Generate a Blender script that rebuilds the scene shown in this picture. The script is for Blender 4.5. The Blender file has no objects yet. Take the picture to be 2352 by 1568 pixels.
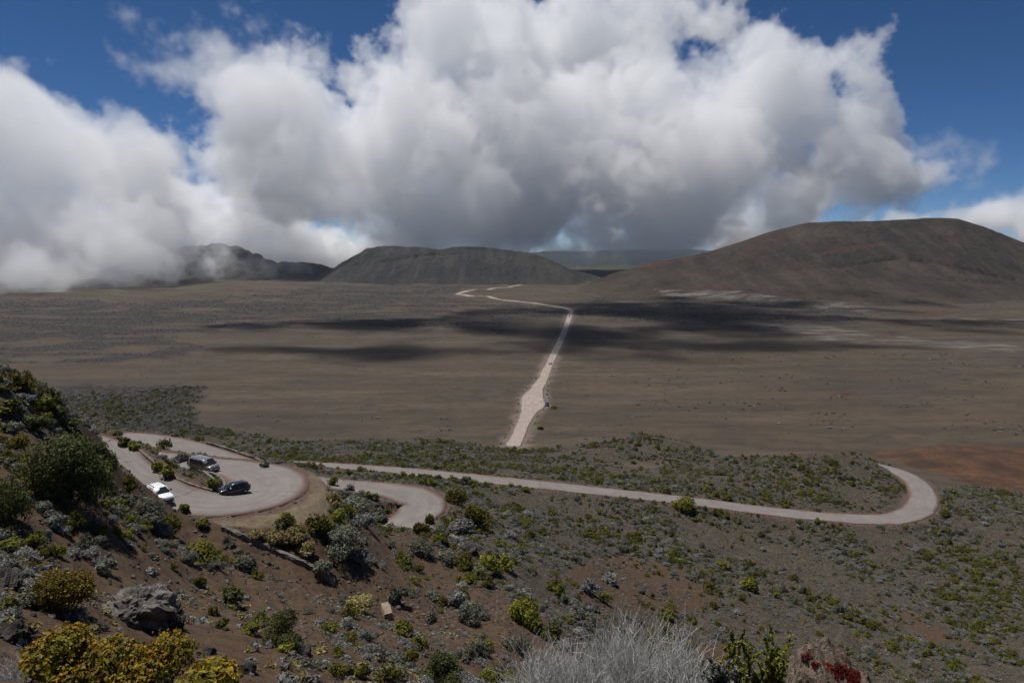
import bpy, bmesh, math, random, time
import numpy as np
from mathutils import Vector, Matrix
T_START = time.time()
SC = bpy.context.scene
COL = SC.collection
R = math.radians

# ------------------------------------------------------------------ camera, sky, sun, exposure
CAM_H = 95.0                       # the viewpoint stands 95 m above the sand plain
PITCH = R(7.62)
cam = bpy.data.cameras.new('camera'); cam_o = bpy.data.objects.new('camera', cam); COL.objects.link(cam_o)
cam_o.location = (0, 0, CAM_H); cam_o.rotation_euler = (R(90) - PITCH, 0, 0)
cam.lens = 24.49; cam.sensor_width = 36; cam.clip_start = 0.1; cam.clip_end = 60000
SC.camera = cam_o
SUN_EL, SUN_AZ = R(70), R(-58)     # high sun, to the left of and a little ahead of the viewpoint
w = bpy.data.worlds.new('World'); SC.world = w; w.use_nodes = True
bg = w.node_tree.nodes['Background']; sk = w.node_tree.nodes.new('ShaderNodeTexSky')
sk.sky_type = 'NISHITA'; sk.sun_disc = False; sk.sun_elevation = SUN_EL; sk.sun_rotation = SUN_AZ
sk.altitude = 2300; sk.air_density = 0.6; sk.dust_density = 0.0; sk.ozone_density = 6.0
hs_ = w.node_tree.nodes.new('ShaderNodeHueSaturation'); hs_.inputs['Saturation'].default_value = 1.13
w.node_tree.links.new(sk.outputs[0], hs_.inputs['Color']); w.node_tree.links.new(hs_.outputs[0], bg.inputs[0]); bg.inputs[1].default_value = 0.068
sun = bpy.data.lights.new('sun', 'SUN'); sun_o = bpy.data.objects.new('sun', sun); COL.objects.link(sun_o)
sun.energy = 5.0; sun.angle = R(0.5); sun.color = (1.0, 0.96, 0.9)
SUN_DIR = Vector((math.sin(SUN_AZ)*math.cos(SUN_EL), math.cos(SUN_AZ)*math.cos(SUN_EL), math.sin(SUN_EL)))
sun_o.rotation_euler = SUN_DIR.to_track_quat('Z', 'Y').to_euler()
vs = SC.view_settings; vs.view_transform = 'Standard'; vs.look = 'None'; vs.gamma = 1; vs.exposure = 0.0
cy = SC.cycles
cy.use_denoising = True; cy.max_bounces = 14; cy.diffuse_bounces = 2; cy.glossy_bounces = 2
cy.transmission_bounces = 3; cy.volume_bounces = 12; cy.transparent_max_bounces = 256
cy.volume_step_rate = 3.0; cy.volume_max_steps = 160
cy.use_adaptive_sampling = True; cy.adaptive_threshold = 0.02

# ------------------------------------------------------------------ helpers
F = 1600.0; CX, CY = 1176.0, 784.0
cp, sp = math.cos(PITCH), math.sin(PITCH)
def ray(px, py):
    u = (np.asarray(px, float) - CX)/F; v = (CY - np.asarray(py, float))/F
    dy = cp + v*sp; dz = -sp + v*cp
    return u/dy, dz/dy                      # per metre of forward distance
def at(px, py, Y):                          # the point seen there at forward distance Y
    a, b = ray(px, py); return np.array([a*Y, Y, CAM_H + b*Y])
def atz(px, py, z):                         # the point seen there at height z
    a, b = ray(px, py); Y = (z - CAM_H)/b; return np.array([a*Y, Y, z])
def proj(x, y, z):                          # place of a world point as seen from the viewpoint
    dz = z - CAM_H; f = y*cp - dz*sp; v = y*sp + dz*cp
    f = np.maximum(f, 0.05)
    return CX + F*x/f, CY - F*v/f

RNG = np.random.RandomState(7)
_tab = RNG.rand(256, 256)
def vnoise(x, y):
    xi = np.floor(x).astype(np.int64); yi = np.floor(y).astype(np.int64)
    fx = x - xi; fy = y - yi
    fx = fx*fx*fx*(fx*(fx*6-15)+10); fy = fy*fy*fy*(fy*(fy*6-15)+10)
    a = _tab[xi & 255, yi & 255]; b = _tab[(xi+1) & 255, yi & 255]
    c = _tab[xi & 255, (yi+1) & 255]; d = _tab[(xi+1) & 255, (yi+1) & 255]
    return (a + (b-a)*fx)*(1-fy) + (c + (d-c)*fx)*fy
def fbm(x, y, s, octv=4, gain=0.5, ridged=False):   # about -1..1, s = feature size in metres
    x = np.asarray(x, float)/s; y = np.asarray(y, float)/s
    t = np.zeros_like(x); a = 1.0; tot = 0
    for o in range(octv):
        n = vnoise(x*1.0 + 17.3*o, y + 9.1*o)*2 - 1
        if ridged: n = 1 - 2*np.abs(n)
        t += a*n; tot += a; a *= gain
        x, y = (x*0.8 - y*0.6)*2.03, (x*0.6 + y*0.8)*2.03
    return t/tot
def sstep(a, b, x):
    t = np.clip((x-a)/(b-a), 0, 1); return t*t*(3-2*t)
def inpoly(px, py, poly):
    r = np.zeros(px.shape, bool); n = len(poly); j = n-1
    for i in range(n):
        xi, yi = poly[i]; xj, yj = poly[j]
        if yi != yj:
            c = ((yi > py) != (yj > py)) & (px < (xj-xi)*(py-yi)/(yj-yi) + xi); r ^= c
        j = i
    return r
def catmull(P, n):
    P = np.asarray(P, float); out = []
    Q = np.vstack([2*P[0]-P[1], P, 2*P[-1]-P[-2]])
    for i in range(1, len(Q)-2):
        p0, p1, p2, p3 = Q[i-1:i+3]
        for t in np.linspace(0, 1, n, endpoint=False):
            out.append(.5*((2*p1)+(-p0+p2)*t+(2*p0-5*p1+4*p2-p3)*t*t+(-p0+3*p1-3*p2+p3)*t**3))
    out.append(Q[-2]); return np.array(out)

def tag(o, label=None, cat=None, group=None, kind=None):
    if label: o['label'] = label
    if cat: o['category'] = cat
    if group: o['group'] = group
    if kind: o['kind'] = kind
    return o
def link(name, me, parent=None, loc=None):
    o = bpy.data.objects.new(name, me); COL.objects.link(o)
    if parent: o.parent = parent
    if loc is not None: o.location = loc
    return o
def empty(name, loc=(0,0,0), rz=0):
    o = bpy.data.objects.new(name, None); COL.objects.link(o); o.location = loc; o.rotation_euler = (0,0,rz); o.empty_display_size = .2
    return o
def copy_tree(o, parent=None):
    c = o.copy(); COL.objects.link(c); c.parent = parent
    for ch in list(o.children): copy_tree(ch, c)
    return c
def np_mesh(name, V, Fq, mat=None, smooth=False):
    """V (n,3); Fq (m,3) or (m,4)"""
    me = bpy.data.meshes.new(name); V = np.ascontiguousarray(V, np.float32); Fq = np.ascontiguousarray(Fq, np.int32)
    k = Fq.shape[1]
    me.vertices.add(len(V)); me.vertices.foreach_set('co', V.ravel())
    me.loops.add(Fq.size); me.loops.foreach_set('vertex_index', Fq.ravel())
    me.polygons.add(len(Fq)); me.polygons.foreach_set('loop_start', np.arange(0, Fq.size, k, dtype=np.int32))
    if smooth: me.polygons.foreach_set('use_smooth', np.ones(len(Fq), bool))
    me.update(calc_edges=True)
    for m in (mat if isinstance(mat, (list, tuple)) else [mat]):
        if m: me.materials.append(m)
    return me
def fattr(me, name, arr):
    a = me.attributes.new(name, 'FLOAT', 'POINT'); a.data.foreach_set('value', np.ascontiguousarray(arr, np.float32).ravel())

# ------------------------------------------------------------------ materials
class NT:
    def __init__(s, name):
        s.m = bpy.data.materials.new(name); s.m.use_nodes = True; s.t = s.m.node_tree
        s.b = s.t.nodes['Principled BSDF']; s.out = s.t.nodes['Material Output']
        s.geo = None
    def n(s, typ, **kw):
        n = s.t.nodes.new(typ)
        for k, v in kw.items(): setattr(n, k, v)
        return n
    def put(s, sock, v):
        if isinstance(v, bpy.types.NodeSocket): s.t.links.new(v, sock)
        elif isinstance(v, (tuple, list)) and len(v) == 3 and sock.type == 'RGBA': sock.default_value = (*v, 1)
        else: sock.default_value = v
    def pos(s, sc=(1,1,1)):
        if s.geo is None: s.geo = s.n('ShaderNodeNewGeometry')
        if sc == (1,1,1): return s.geo.outputs['Position']
        m = s.n('ShaderNodeVectorMath', operation='MULTIPLY'); s.put(m.inputs[0], s.geo.outputs['Position']); m.inputs[1].default_value = sc
        return m.outputs[0]
    def obj(s): return s.n('ShaderNodeTexCoord').outputs['Object']
    def noise(s, scale, det=5, rough=.55, vec=None):
        n = s.n('ShaderNodeTexNoise'); s.put(n.inputs['Vector'], vec if vec is not None else s.pos())
        n.inputs['Scale'].default_value = scale; n.inputs['Detail'].default_value = det; n.inputs['Roughness'].default_value = rough
        return n.outputs[0]
    def vor(s, scale, vec=None, feature='F1'):
        n = s.n('ShaderNodeTexVoronoi', feature=feature); s.put(n.inputs['Vector'], vec if vec is not None else s.pos()); n.inputs['Scale'].default_value = scale
        return n.outputs['Distance'] if feature != 'F1' else n.outputs['Distance']
    def rng(s, v, a, b, c=0., d=1.):
        n = s.n('ShaderNodeMapRange'); s.put(n.inputs[0], v)
        for i, x in enumerate((a, b, c, d)): n.inputs[i+1].default_value = x
        return n.outputs[0]
    def mix(s, f, a, b):
        n = s.n('ShaderNodeMix', data_type='RGBA'); s.put(n.inputs[0], f); s.put(n.inputs[6], a); s.put(n.inputs[7], b); return n.outputs[2]
    def mul(s, a, b, op='MULTIPLY'):
        n = s.n('ShaderNodeMath', operation=op); s.put(n.inputs[0], a); s.put(n.inputs[1], b); return n.outputs[0]
    def attr(s, name):
        n = s.n('ShaderNodeAttribute'); n.attribute_name = name; return n.outputs['Fac']
    def bump(s, h, dist, strength=1.0, prev=None):
        n = s.n('ShaderNodeBump'); s.put(n.inputs['Height'], h); n.inputs['Distance'].default_value = dist; s.put(n.inputs['Strength'], strength)
        if prev is not None: s.put(n.inputs['Normal'], prev)
        return n.outputs[0]
    def fin(s, col, rough=.95, normal=None, spec=.15):
        s.put(s.b.inputs['Base Color'], col); s.put(s.b.inputs['Roughness'], rough); s.b.inputs['Specular IOR Level'].default_value = spec
        if normal is not None: s.put(s.b.inputs['Normal'], normal)
        return s.m

def mat_ground():
    m = NT('volcanic_ground')
    big = m.noise(.012, 5, .6); mid = m.noise(.12, 6, .6); fine = m.noise(1.6, 6, .65); grit = m.noise(9., 3, .6)
    streak = m.noise(1., 6, .62, m.pos((.006, .03, .02)))
    # sand plain: dark warm brown with streaks
    sand = m.mix(m.rng(streak, .35, .68), (.046, .036, .027), (.088, .069, .048))
    sand = m.mix(m.rng(mid, .45, .75), sand, (.046, .037, .030))
    sand = m.mix(m.mul(m.rng(m.noise(1., 7, .7, m.pos((.02, .11, .1))), .5, .66), .6), sand, (.036, .030, .026))
    ab_ = m.n('ShaderNodeMath', operation='ABSOLUTE'); m.put(ab_.inputs[0], m.mul(m.noise(1., 5, .55, m.pos((.009, .03, .03))), .5, 'SUBTRACT'))
    sand = m.mix(m.mul(m.rng(ab_.outputs[0], .004, .02, 1, 0), .5), sand, (.030, .025, .021))
    sand = m.mix(m.mul(m.rng(m.noise(2.2, 4, .7), .6, .75), .4), sand, (.10, .085, .068))
    sand = m.mix(m.mul(m.rng(big, .5, .72), .5), sand, (.085, .060, .036))
    # scoria slopes: darker, redder, gritty
    scor = m.mix(m.rng(fine, .3, .7), (.038, .025, .017), (.096, .061, .038))
    scor = m.mix(m.rng(m.noise(.35, 5, .6), .52, .7), scor, (.078, .053, .027))
    scor = m.mix(m.rng(grit, .55, .75), scor, (.022, .016, .014))
    # scrub soil: grey brown with dark clinker
    soil = m.mix(m.rng(fine, .35, .65), (.024, .020, .016), (.070, .055, .038))
    soil = m.mix(m.mul(m.rng(m.noise(3.2, 3, .6), .58, .66), .7), soil, (.15, .14, .125))
    soil = m.mix(m.rng(m.noise(.5, 6, .65), .5, .72), soil, (.084, .076, .062))
    # lava field: rough grey violet
    lava = m.mix(m.rng(m.noise(.22, 8, .72), .35, .68), (.010, .009, .010), (.068, .060, .056))
    red = m.mix(m.rng(m.noise(.08, 6, .6), .38, .66), (.042, .026, .018), (.100, .050, .027))
    red = m.mix(m.rng(m.noise(.3, 6, .65), .5, .66), red, (.040, .030, .023))
    pale = m.mix(m.rng(m.noise(1., 8, .7, m.pos((.02, .09, .1))), .44, .6), (.045, .038, .032), (.15, .138, .12))
    grav = m.mix(m.rng(fine, .3, .7), (.090, .070, .046), (.165, .130, .085))
    c = sand
    for nm, col in (('scoria', scor), ('scrub', soil), ('lava', lava), ('red', red), ('pale', pale), ('gravel', grav), ('verge', m.mix(m.rng(fine, .35, .65), (.055, .036, .028), (.125, .088, .068))), ('dust', m.mix(m.rng(fine, .35, .65), (.105, .082, .068), (.185, .148, .126)))):
        c = m.mix(m.attr(nm), c, col)
    h = m.mul(m.mul(fine, .5), m.mul(grit, .25), 'ADD')
    n1 = m.bump(h, .12, .8)
    n2 = m.bump(m.noise(.16, 8, .7), 1.6, m.mul(m.attr('lava'), 1.0), n1)
    return m.fin(c, .95, n2)
def mat_hill(name, a, b, c, sc=.01, red=0):
    m = NT(name)
    n1 = m.noise(sc, 8, .62); n2 = m.noise(sc*14, 6, .65)
    col = m.mix(m.rng(n1, .36, .66), a, b)
    col = m.mix(m.rng(n2, .52, .72), col, c)
    col = m.mix(m.mul(m.rng(m.noise(sc*45, 5, .7), .5, .68), .55), col, tuple(x*.45 for x in a))
    st_ = m.noise(1., 6, .65, m.pos((.035, .006, .004)))
    col = m.mix(m.mul(m.rng(st_, .48, .62), .35), col, tuple(x*.5 for x in a))
    col = m.mix(m.mul(m.rng(st_, .47, .36), .35), col, tuple(x*1.35 for x in b))
    if red:
        col = m.mix(m.mul(m.attr('redness'), red), col, m.mix(m.rng(n2, .4, .6), (.11, .045, .024), (.075, .04, .028)))
        col = m.mix(m.attr('foot'), col, m.mix(m.rng(n2, .35, .65), (.048, .038, .029), (.078, .061, .044)))
        col = m.mix(m.attr('paleness'), col, m.mix(m.rng(m.noise(1., 8, .7, m.pos((.02, .06, .06))), .45, .6), (.05, .042, .036), (.22, .205, .19)))
    nn = m.bump(m.noise(sc*5, 9, .72), 14., 1.0)
    return m.fin(col, .97, nn)
def mat_road(name, base, dark, edge, dirt=False):
    m = NT(name)
    v = m.attr('across'); ln = m.attr('along')
    n = m.noise(.35, 6, .6); f = m.noise(6., 4, .6)
    col = m.mix(m.rng(n, .3, .7), dark, base)
    col = m.mix(m.mul(m.rng(f, .45, .75), .35), col, tuple(x*.7 for x in base))
    # wheel tracks polished paler
    cmb = m.n('ShaderNodeCombineXYZ'); m.put(cmb.inputs[0], m.mul(v, 3.2)); m.put(cmb.inputs[1], m.mul(ln, .05))
    tr = m.noise(2.2, 4, .5, cmb.outputs[0])
    col = m.mix(m.mul(m.rng(tr, .45, .62), .55 if dirt else .32), col, tuple(min(1, x*1.28) for x in base))
    col = m.mix(m.mul(m.rng(tr, .46, .36), .55 if dirt else .3), col, tuple(x*.72 for x in base))
    col = m.mix(m.mul(m.rng(m.noise(.09, 4, .6), .5, .62), .35), col, tuple(x*.7 for x in base))
    # red cinder along the margins
    e = m.mul(m.rng(m.mul(m.mul(v, 0, 'ADD'), 0, 'ADD'), 0, 1), 1)
    ab = m.n('ShaderNodeMath', operation='ABSOLUTE'); m.put(ab.inputs[0], v)
    ed = m.mul(ab.outputs[0], m.mul(m.mul(m.noise(.25, 5, .6), .5, 'SUBTRACT'), .55), 'ADD')
    col = m.mix(m.rng(ed, .74 if not dirt else .8, .98), col, edge)
    if not dirt:                                     # tarred cracks across and along the slabs
        ph = m.mul(m.mul(m.mul(ln, 1/13.), m.mul(v, .03), 'ADD'), m.mul(m.noise(.5, 4, .7), .16), 'ADD')
        fr = m.n('ShaderNodeMath', operation='FRACT'); m.put(fr.inputs[0], ph)
        msk = m.rng(m.noise(.07, 2, .5), .46, .5)
        col = m.mix(m.mul(m.mul(m.rng(fr.outputs[0], .006, .014, 1, 0), .7), msk), col, (.035, .030, .028))
        cr = m.vor(.16, m.pos(), 'DISTANCE_TO_EDGE')
        col = m.mix(m.mul(m.mul(m.rng(cr, .003, .012, 1, 0), .35), m.rng(m.noise(.12, 3, .5), .55, .6)), col, (.05, .043, .04))
    nn = m.bump(f, .03, .6)
    return m.fin(col, .85, nn, .25)
def mat_leaf(name, a, b, tip=None, trans=.25):
    m = NT(name)
    t = m.attr('tint')
    oi = m.n('ShaderNodeObjectInfo').outputs['Random']
    col = m.mix(t, a, b)
    hs = m.n('ShaderNodeHueSaturation'); m.put(hs.inputs['Hue'], m.rng(oi, 0, 1, .485, .515)); m.put(hs.inputs['Value'], m.rng(oi, 0, 1, .75, 1.25)); m.put(hs.inputs['Color'], col)
    col = hs.outputs[0]
    m.fin(col, .7, None, .2)
    tr = m.n('ShaderNodeBsdfTranslucent'); m.put(tr.inputs[0], col)
    mx = m.n('ShaderNodeMixShader'); mx.inputs[0].default_value = trans
    m.t.links.new(m.b.outputs[0], mx.inputs[1]); m.t.links.new(tr.outputs[0], mx.inputs[2]); m.t.links.new(mx.outputs[0], m.out.inputs[0])
    return m.m
def mat_rock(name, a, b, c, sc=1.):
    m = NT(name); p = m.obj()
    col = m.mix(m.rng(m.noise(2.2*sc, 7, .65, p), .38, .64), a, b)
    col = m.mix(m.rng(m.noise(7*sc, 5, .7, p), .55, .7), col, c)
    nn = m.bump(m.noise(6*sc, 8, .7, p), .12, 1.)
    return m.fin(col, .93, nn)
def mat_plain(name, col, rough=.5, metal=0., spec=.5, coat=0.):
    m = NT(name); n = m.noise(3., 3, .5, m.obj())
    c = m.mix(m.rng(n, .3, .7), tuple(x*.88 for x in col), col)
    m.fin(c, rough, None, spec); m.b.inputs['Metallic'].default_value = metal; m.b.inputs['Coat Weight'].default_value = coat
    m.b.inputs['Coat Roughness'].default_value = .06
    return m.m
M = {}
M['ground'] = mat_ground()
M['asphalt'] = mat_road('worn_pale_asphalt', (.188, .166, .155), (.140, .125, .117), (.125, .068, .054))
M['dirt'] = mat_road('pale_cinder_track', (.285, .235, .212), (.230, .188, .168), (.150, .112, .090), True)
M['olive'] = mat_leaf('olive_leaf', (.036, .040, .007), (.185, .172, .018))
M['gold'] = mat_leaf('golden_flower', (.24, .125, .006), (.42, .24, .012))
M['goldleaf'] = mat_leaf('golden_green_leaf', (.060, .054, .008), (.24, .185, .014))
M['greygreen'] = mat_leaf('grey_green_leaf', (.050, .056, .038), (.200, .205, .150))
M['silver'] = mat_leaf('silver_leaf', (.085, .086, .080), (.30, .30, .285))
M['dark'] = mat_leaf('dark_green_leaf', (.028, .035, .010), (.125, .132, .036))
M['lime'] = mat_leaf('yellow_green_leaf', (.085, .090, .012), (.27, .255, .034))
M['straw'] = mat_leaf('straw_grass', (.12, .095, .03), (.34, .27, .12))
M['redleaf'] = mat_leaf('red_cushion_leaf', (.07, .008, .005), (.26, .032, .016))
M['bark'] = mat_rock('grey_bark', (.05, .043, .036), (.10, .09, .078), (.03, .026, .022), 4)
M['twig'] = mat_leaf('bleached_twig', (.14, .135, .13), (.60, .59, .57), trans=.05)
M['lavarock'] = mat_rock('dark_lava_rock', (.026, .023, .022), (.075, .067, .061), (.13, .122, .112))
M['greyrock'] = mat_rock('grey_basalt', (.07, .062, .055), (.17, .155, .138), (.25, .235, .21))
M['palerock'] = mat_rock('lichened_rock', (.21, .150, .11), (.36, .28, .22), (.43, .37, .30), 3)
M['stone'] = mat_rock('wall_stone', (.12, .105, .095), (.22, .195, .175), (.075, .066, .06), 1.5)

# ------------------------------------------------------------------ roads: centre lines
Z4 = lambda zx, zy: (188.2 + zx*.36, 940.8 + zy*.36)
main_ctl = [  # place in the view, height above the plain, half width
 (-160, 150, 70.5, 3.2), (0, 190, 69.6, 3.2), (150, 245, 68.6, 2.9), (262, 340, 67.7, 2.9), (378, 445, 66.9, 3.0), (520, 527, 66.2, 3.2), (690, 588, 65.6, 3.7),
 (880, 604, 65.1, 4.1), (1050, 582, 64.7, 4.8), (1165, 528, 64.3, 5.1), (1200, 467, 63.9, 5.1), (1140, 413, 63.5, 4.8), (1040, 380, 63.1, 3.9), (900, 359, 62.7, 3.3),
 (760, 341, 62.3, 3.1), (600, 327, 61.8, 3.4), (420, 303, 61.1, 3.4), (270, 275, 60.5, 3.6), (150, 235, 60.0, 3.8), (120, 195, 59.5, 3.8), (190, 172, 59.1, 3.6), (330, 178, 58.6, 3.6),
 (500, 200, 58.0, 3.6), (700, 246, 57.0, 3.6), (850, 292, 56.2, 3.5), (1000, 342, 55.4, 3.4), (1120, 380, 54.6, 3.4), (1300, 425, 53.2, 3.4), (1540, 462, 51.4, 3.4),
 (1780, 492, 49.8, 3.6), (2000, 520, 48.7, 4.2), (2150, 560, 48.0, 4.8), (2180, 622, 47.5, 4.5), (2100, 692, 47.0, 3.8), (1950, 768, 46.6, 3.2), (1760, 835, 46.0, 3.0)]
straight_ctl = [(350, 1062, 41.5, 3.4), (470, 1062, 39.6, 3.5), (570, 1063, 38, 3.5), (700, 1068, 36.2, 3.5), (900, 1080, 33.0, 3.6), (1176, 1106, 28.2, 3.7), (1400, 1130, 24, 3.8), (1600, 1152, 20, 3.9), (1800, 1177, 16, 4.0),
 (1950, 1190, 13.6, 4.1), (2050, 1191, 12.2, 4.3), (2106, 1173, 11.2, 4.5), (2122, 1143, 10.2, 4.5), (2110, 1113, 9.2, 4.2), (2080, 1090, 8.4, 3.9), (2035, 1074, 7.6, 3.7), (1985, 1064, 6.8, 3.5), (1925, 1056, 5.6, 3.5), (1850, 1050, 4.5, 3.5)]
def centre(ctl, z4):
    out = []
    for (a, b, z, hw) in ctl:
        px, py = Z4(a, b) if z4 else (a, b)
        p = atz(px, py, z); out.append((p[0], p[1], z, hw))
    c = catmull(out, 14)
    # even spacing of about 0.8 m
    s = np.concatenate([[0], np.cumsum(np.hypot(np.diff(c[:,0]), np.diff(c[:,1])))])
    q = np.arange(0, s[-1], .8); c = np.stack([np.interp(q, s, c[:,k]) for k in range(4)], 1)
    k = np.ones(7)/7
    for j in range(4):
        c[3:-3, j] = np.convolve(c[:,j], k, 'valid')
    return c
RD_MAIN = centre(main_ctl, True); RD_STR = centre(straight_ctl, False)
ROADS = np.vstack([RD_MAIN, RD_STR])

# cinder track over the plain: left and right edge, read across the plain
Z5 = lambda zx, zy: ((1000 + zx/2.9586)*.9408, (600 + zy/2.9586)*.9408)
trk = [(705,805,1480),(700,815,1440),(735,835,1370),(765,860,1300),(790,895,1240),(803,925,1200),(800,980,1160),(800,985,1130),(808,972,1095),(845,968,1060),(868,968,1040),(895,985,1000),(935,1005,950),(957,1022,900),(985,1040,850),(1008,1064,800),
       (1033,1086,750),(1060,1110,700),(1083,1130,650),(1106,1147,600),(1126,1163,550),(1142,1180,500),(1150,1186,480)]
far = [(1150,462),(1060,448),(930,431),(760,412),(600,393),(470,378),(385,368),(352,358),(385,345),(480,328),(620,311),(780,296),(930,283),(1000,272),(1008,262),(988,250),(1000,242),(1060,232),(1150,221),(1240,212)]

# ------------------------------------------------------------------ terrain heights
ctl = []
def c_z(px, py, z): p = atz(px, py, z); ctl.append(p)
def c_d(px, py, d): ctl.append(at(px, py, d))
for r in (RD_MAIN[::9], RD_STR[::14]):
    for p in r: ctl.append(p[:3])
# round the viewpoint
for x, y, z in [(0,0.5,93.3),(-4,1,93.6),(4,1,93.2),(-8,4,92.6),(0,4,91.9),(3,5,91.4),(5,4.5,91.5),(0,9,88.5),(3,8,89.0),(-3,9,88.6),(8,8,88.4),(0,15,83),(6,15,82.5),(12,14,82),(-12,6,91.5),(-16,10,89.6),(-22,16,88.5),(14,6,89.5),(0,25,76),(10,25,74),(20,22,75),(10,45,61),(25,45,58),(35,40,60)]: ctl.append(np.array([x,y,z]))
for a in [(0,868,55),(-150,830,55),(90,930,58),(200,985,62),(243,1022,64),(0,1000,48),(100,1010,52),(0,1150,37),(160,1135,43),(262,1140,60),(0,1300,27),(0,1440,19),(0,1568,13.5),(250,1568,16),(250,1480,22),(300,1400,31),(400,1300,44),(330,1180,66),(480,1195,72),
          (640,1340,56),(700,1568,24),(700,1450,33),(850,1500,40),(1000,1568,37),(1100,1480,53),(900,1300,84),(1250,1420,80),(1300,1520,68),(-300,1000,45),(-300,1300,28),(-400,860,70),
          (1100,1250,104),(1200,1330,98),(1300,1350,105),(1300,1250,140),(1300,1180,172),(950,1230,100),(850,1230,88),
          (1700,1215,188),(1700,1300,158),(1700,1450,118),(1700,1568,97),(2200,1250,195),(2200,1400,150),(2200,1568,115),(1450,1568,82),(2500,1250,190),(2600,1500,130),(1950,1300,170),
          (1040,1165,126),(1480,999,302),(1400,1012,305),(1560,1020,296),(1480,1075,268),(1440,1072,262),(1900,1040,262),(1800,1052,262),(1700,1100,235),(1950,1120,236),(2000,1060,262),
          (1200,1033,308),(1100,1030,310),(1000,1020,312),(800,1030,300),(600,1012,310),(420,995,318),(300,990,322),(100,960,330),(-200,950,330),
          (2150,1026,312),(2250,1024,318),(2350,1036,304),(2250,1130,245),(2450,1060,290),(2650,1100,250),
          (600,1073,113),(650,1082,110.5),(700,1096,107),(560,1064,117),(240+56,1031,97),(350,1036,99),(404,1043,101),(440,1058,99),(468,1082,95),(500,1112,90),(870,1140,128),(820,1125,132),
          (820,1190,98),(740,1310,71),(620,1258,72.5),(890,1410,69.5)]: c_d(*a)
for a in [(560,1200,64.7),(640,1205,64.3),(720,1185,64.1),(748,1150,63.9),(735,1115,63.7),(690,1218,63.9),(600,1218,64.5),(520,1208,64.9)]: c_z(*a)
for az in np.linspace(-65, 65, 16):
    for d in (345, 380, 430): ctl.append(np.array([math.sin(R(az))*d, math.cos(R(az))*d, 0.4]))
for az in (-68, -58, -50):
    for d, z in ((60, 88), (110, 74), (170, 52), (240, 25)): ctl.append(np.array([math.sin(R(az))*d, math.cos(R(az))*d, z]))
for az in (48, 58, 68):
    for d, z in ((40, 68), (80, 45), (130, 25), (200, 12), (270, 6)): ctl.append(np.array([math.sin(R(az))*d, math.cos(R(az))*d, z]))
ctl = np.array(ctl)
def warp(x, y): return np.stack([np.arctan2(x, y)*1.0, np.log(np.hypot(x, y)+.5)], -1)
def _tps(X, Y):
    d2 = ((X[:,None,:]-Y[None,:,:])**2).sum(-1); return .5*d2*np.log(d2+1e-12)
_W = warp(ctl[:,0], ctl[:,1]); n = len(_W)
K = _tps(_W, _W) + np.eye(n)*2e-4
Pm = np.hstack([np.ones((n,1)), _W]); A = np.vstack([np.hstack([K, Pm]), np.hstack([Pm.T, np.zeros((3,3))])])
sol = np.linalg.solve(A, np.concatenate([ctl[:,2], np.zeros(3)]))
def tps(x, y):
    Q = warp(x.ravel(), y.ravel()); out = np.empty(len(Q))
    for i in range(0, len(Q), 20000):
        q = Q[i:i+20000]; out[i:i+20000] = _tps(q, _W) @ sol[:n] + sol[n] + q @ sol[n+1:]
    return out.reshape(x.shape)

AZ = np.concatenate([np.linspace(R(-66), R(-41), 30, endpoint=False), np.linspace(R(-41), R(41), 620, endpoint=False), np.linspace(R(41), R(66), 30)])
RDI = np.concatenate([np.geomspace(1.2, 20, 130, endpoint=False), np.geomspace(20, 350, 760, endpoint=False), np.geomspace(350, 3000, 340, endpoint=False), np.geomspace(3000, 14000, 40)])
NA, NR = len(AZ), len(RDI)
GX = np.sin(AZ)[None,:]*RDI[:,None]; GY = np.cos(AZ)[None,:]*RDI[:,None]
# smooth base on a coarse lattice, then interpolated
ca = np.linspace(AZ[0], AZ[-1], 170); cl = np.linspace(math.log(1.1), math.log(460), 260)
cr = np.exp(cl); CZ = tps(np.sin(ca)[None,:]*cr[:,None], np.cos(ca)[None,:]*cr[:,None])
def bil(Z, fi, fj):
    fi = np.clip(fi, 0, Z.shape[0]-1.001); fj = np.clip(fj, 0, Z.shape[1]-1.001)
    i = fi.astype(int); j = fj.astype(int); a = fi-i; b = fj-j
    return (Z[i,j]*(1-b)+Z[i,j+1]*b)*(1-a) + (Z[i+1,j]*(1-b)+Z[i+1,j+1]*b)*a
li = (np.log(RDI)-cl[0])/(cl[1]-cl[0]); aj = (AZ-ca[0])/(ca[1]-ca[0])
FI, FJ = np.meshgrid(li, aj, indexing='ij')
base = bil(CZ, FI, FJ)
D2 = np.broadcast_to(RDI[:,None], GX.shape)
und = fbm(GX, GY, 260, 3)*2.0 + (fbm(GX*.6, GY, 150, 4, .5, True)+.15)*7.*sstep(850, 1300, D2)*(1-.5*sstep(2500, 4000, D2))
base = base*(1-sstep(330, 420, D2)) + (und)*sstep(330, 480, D2)
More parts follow.
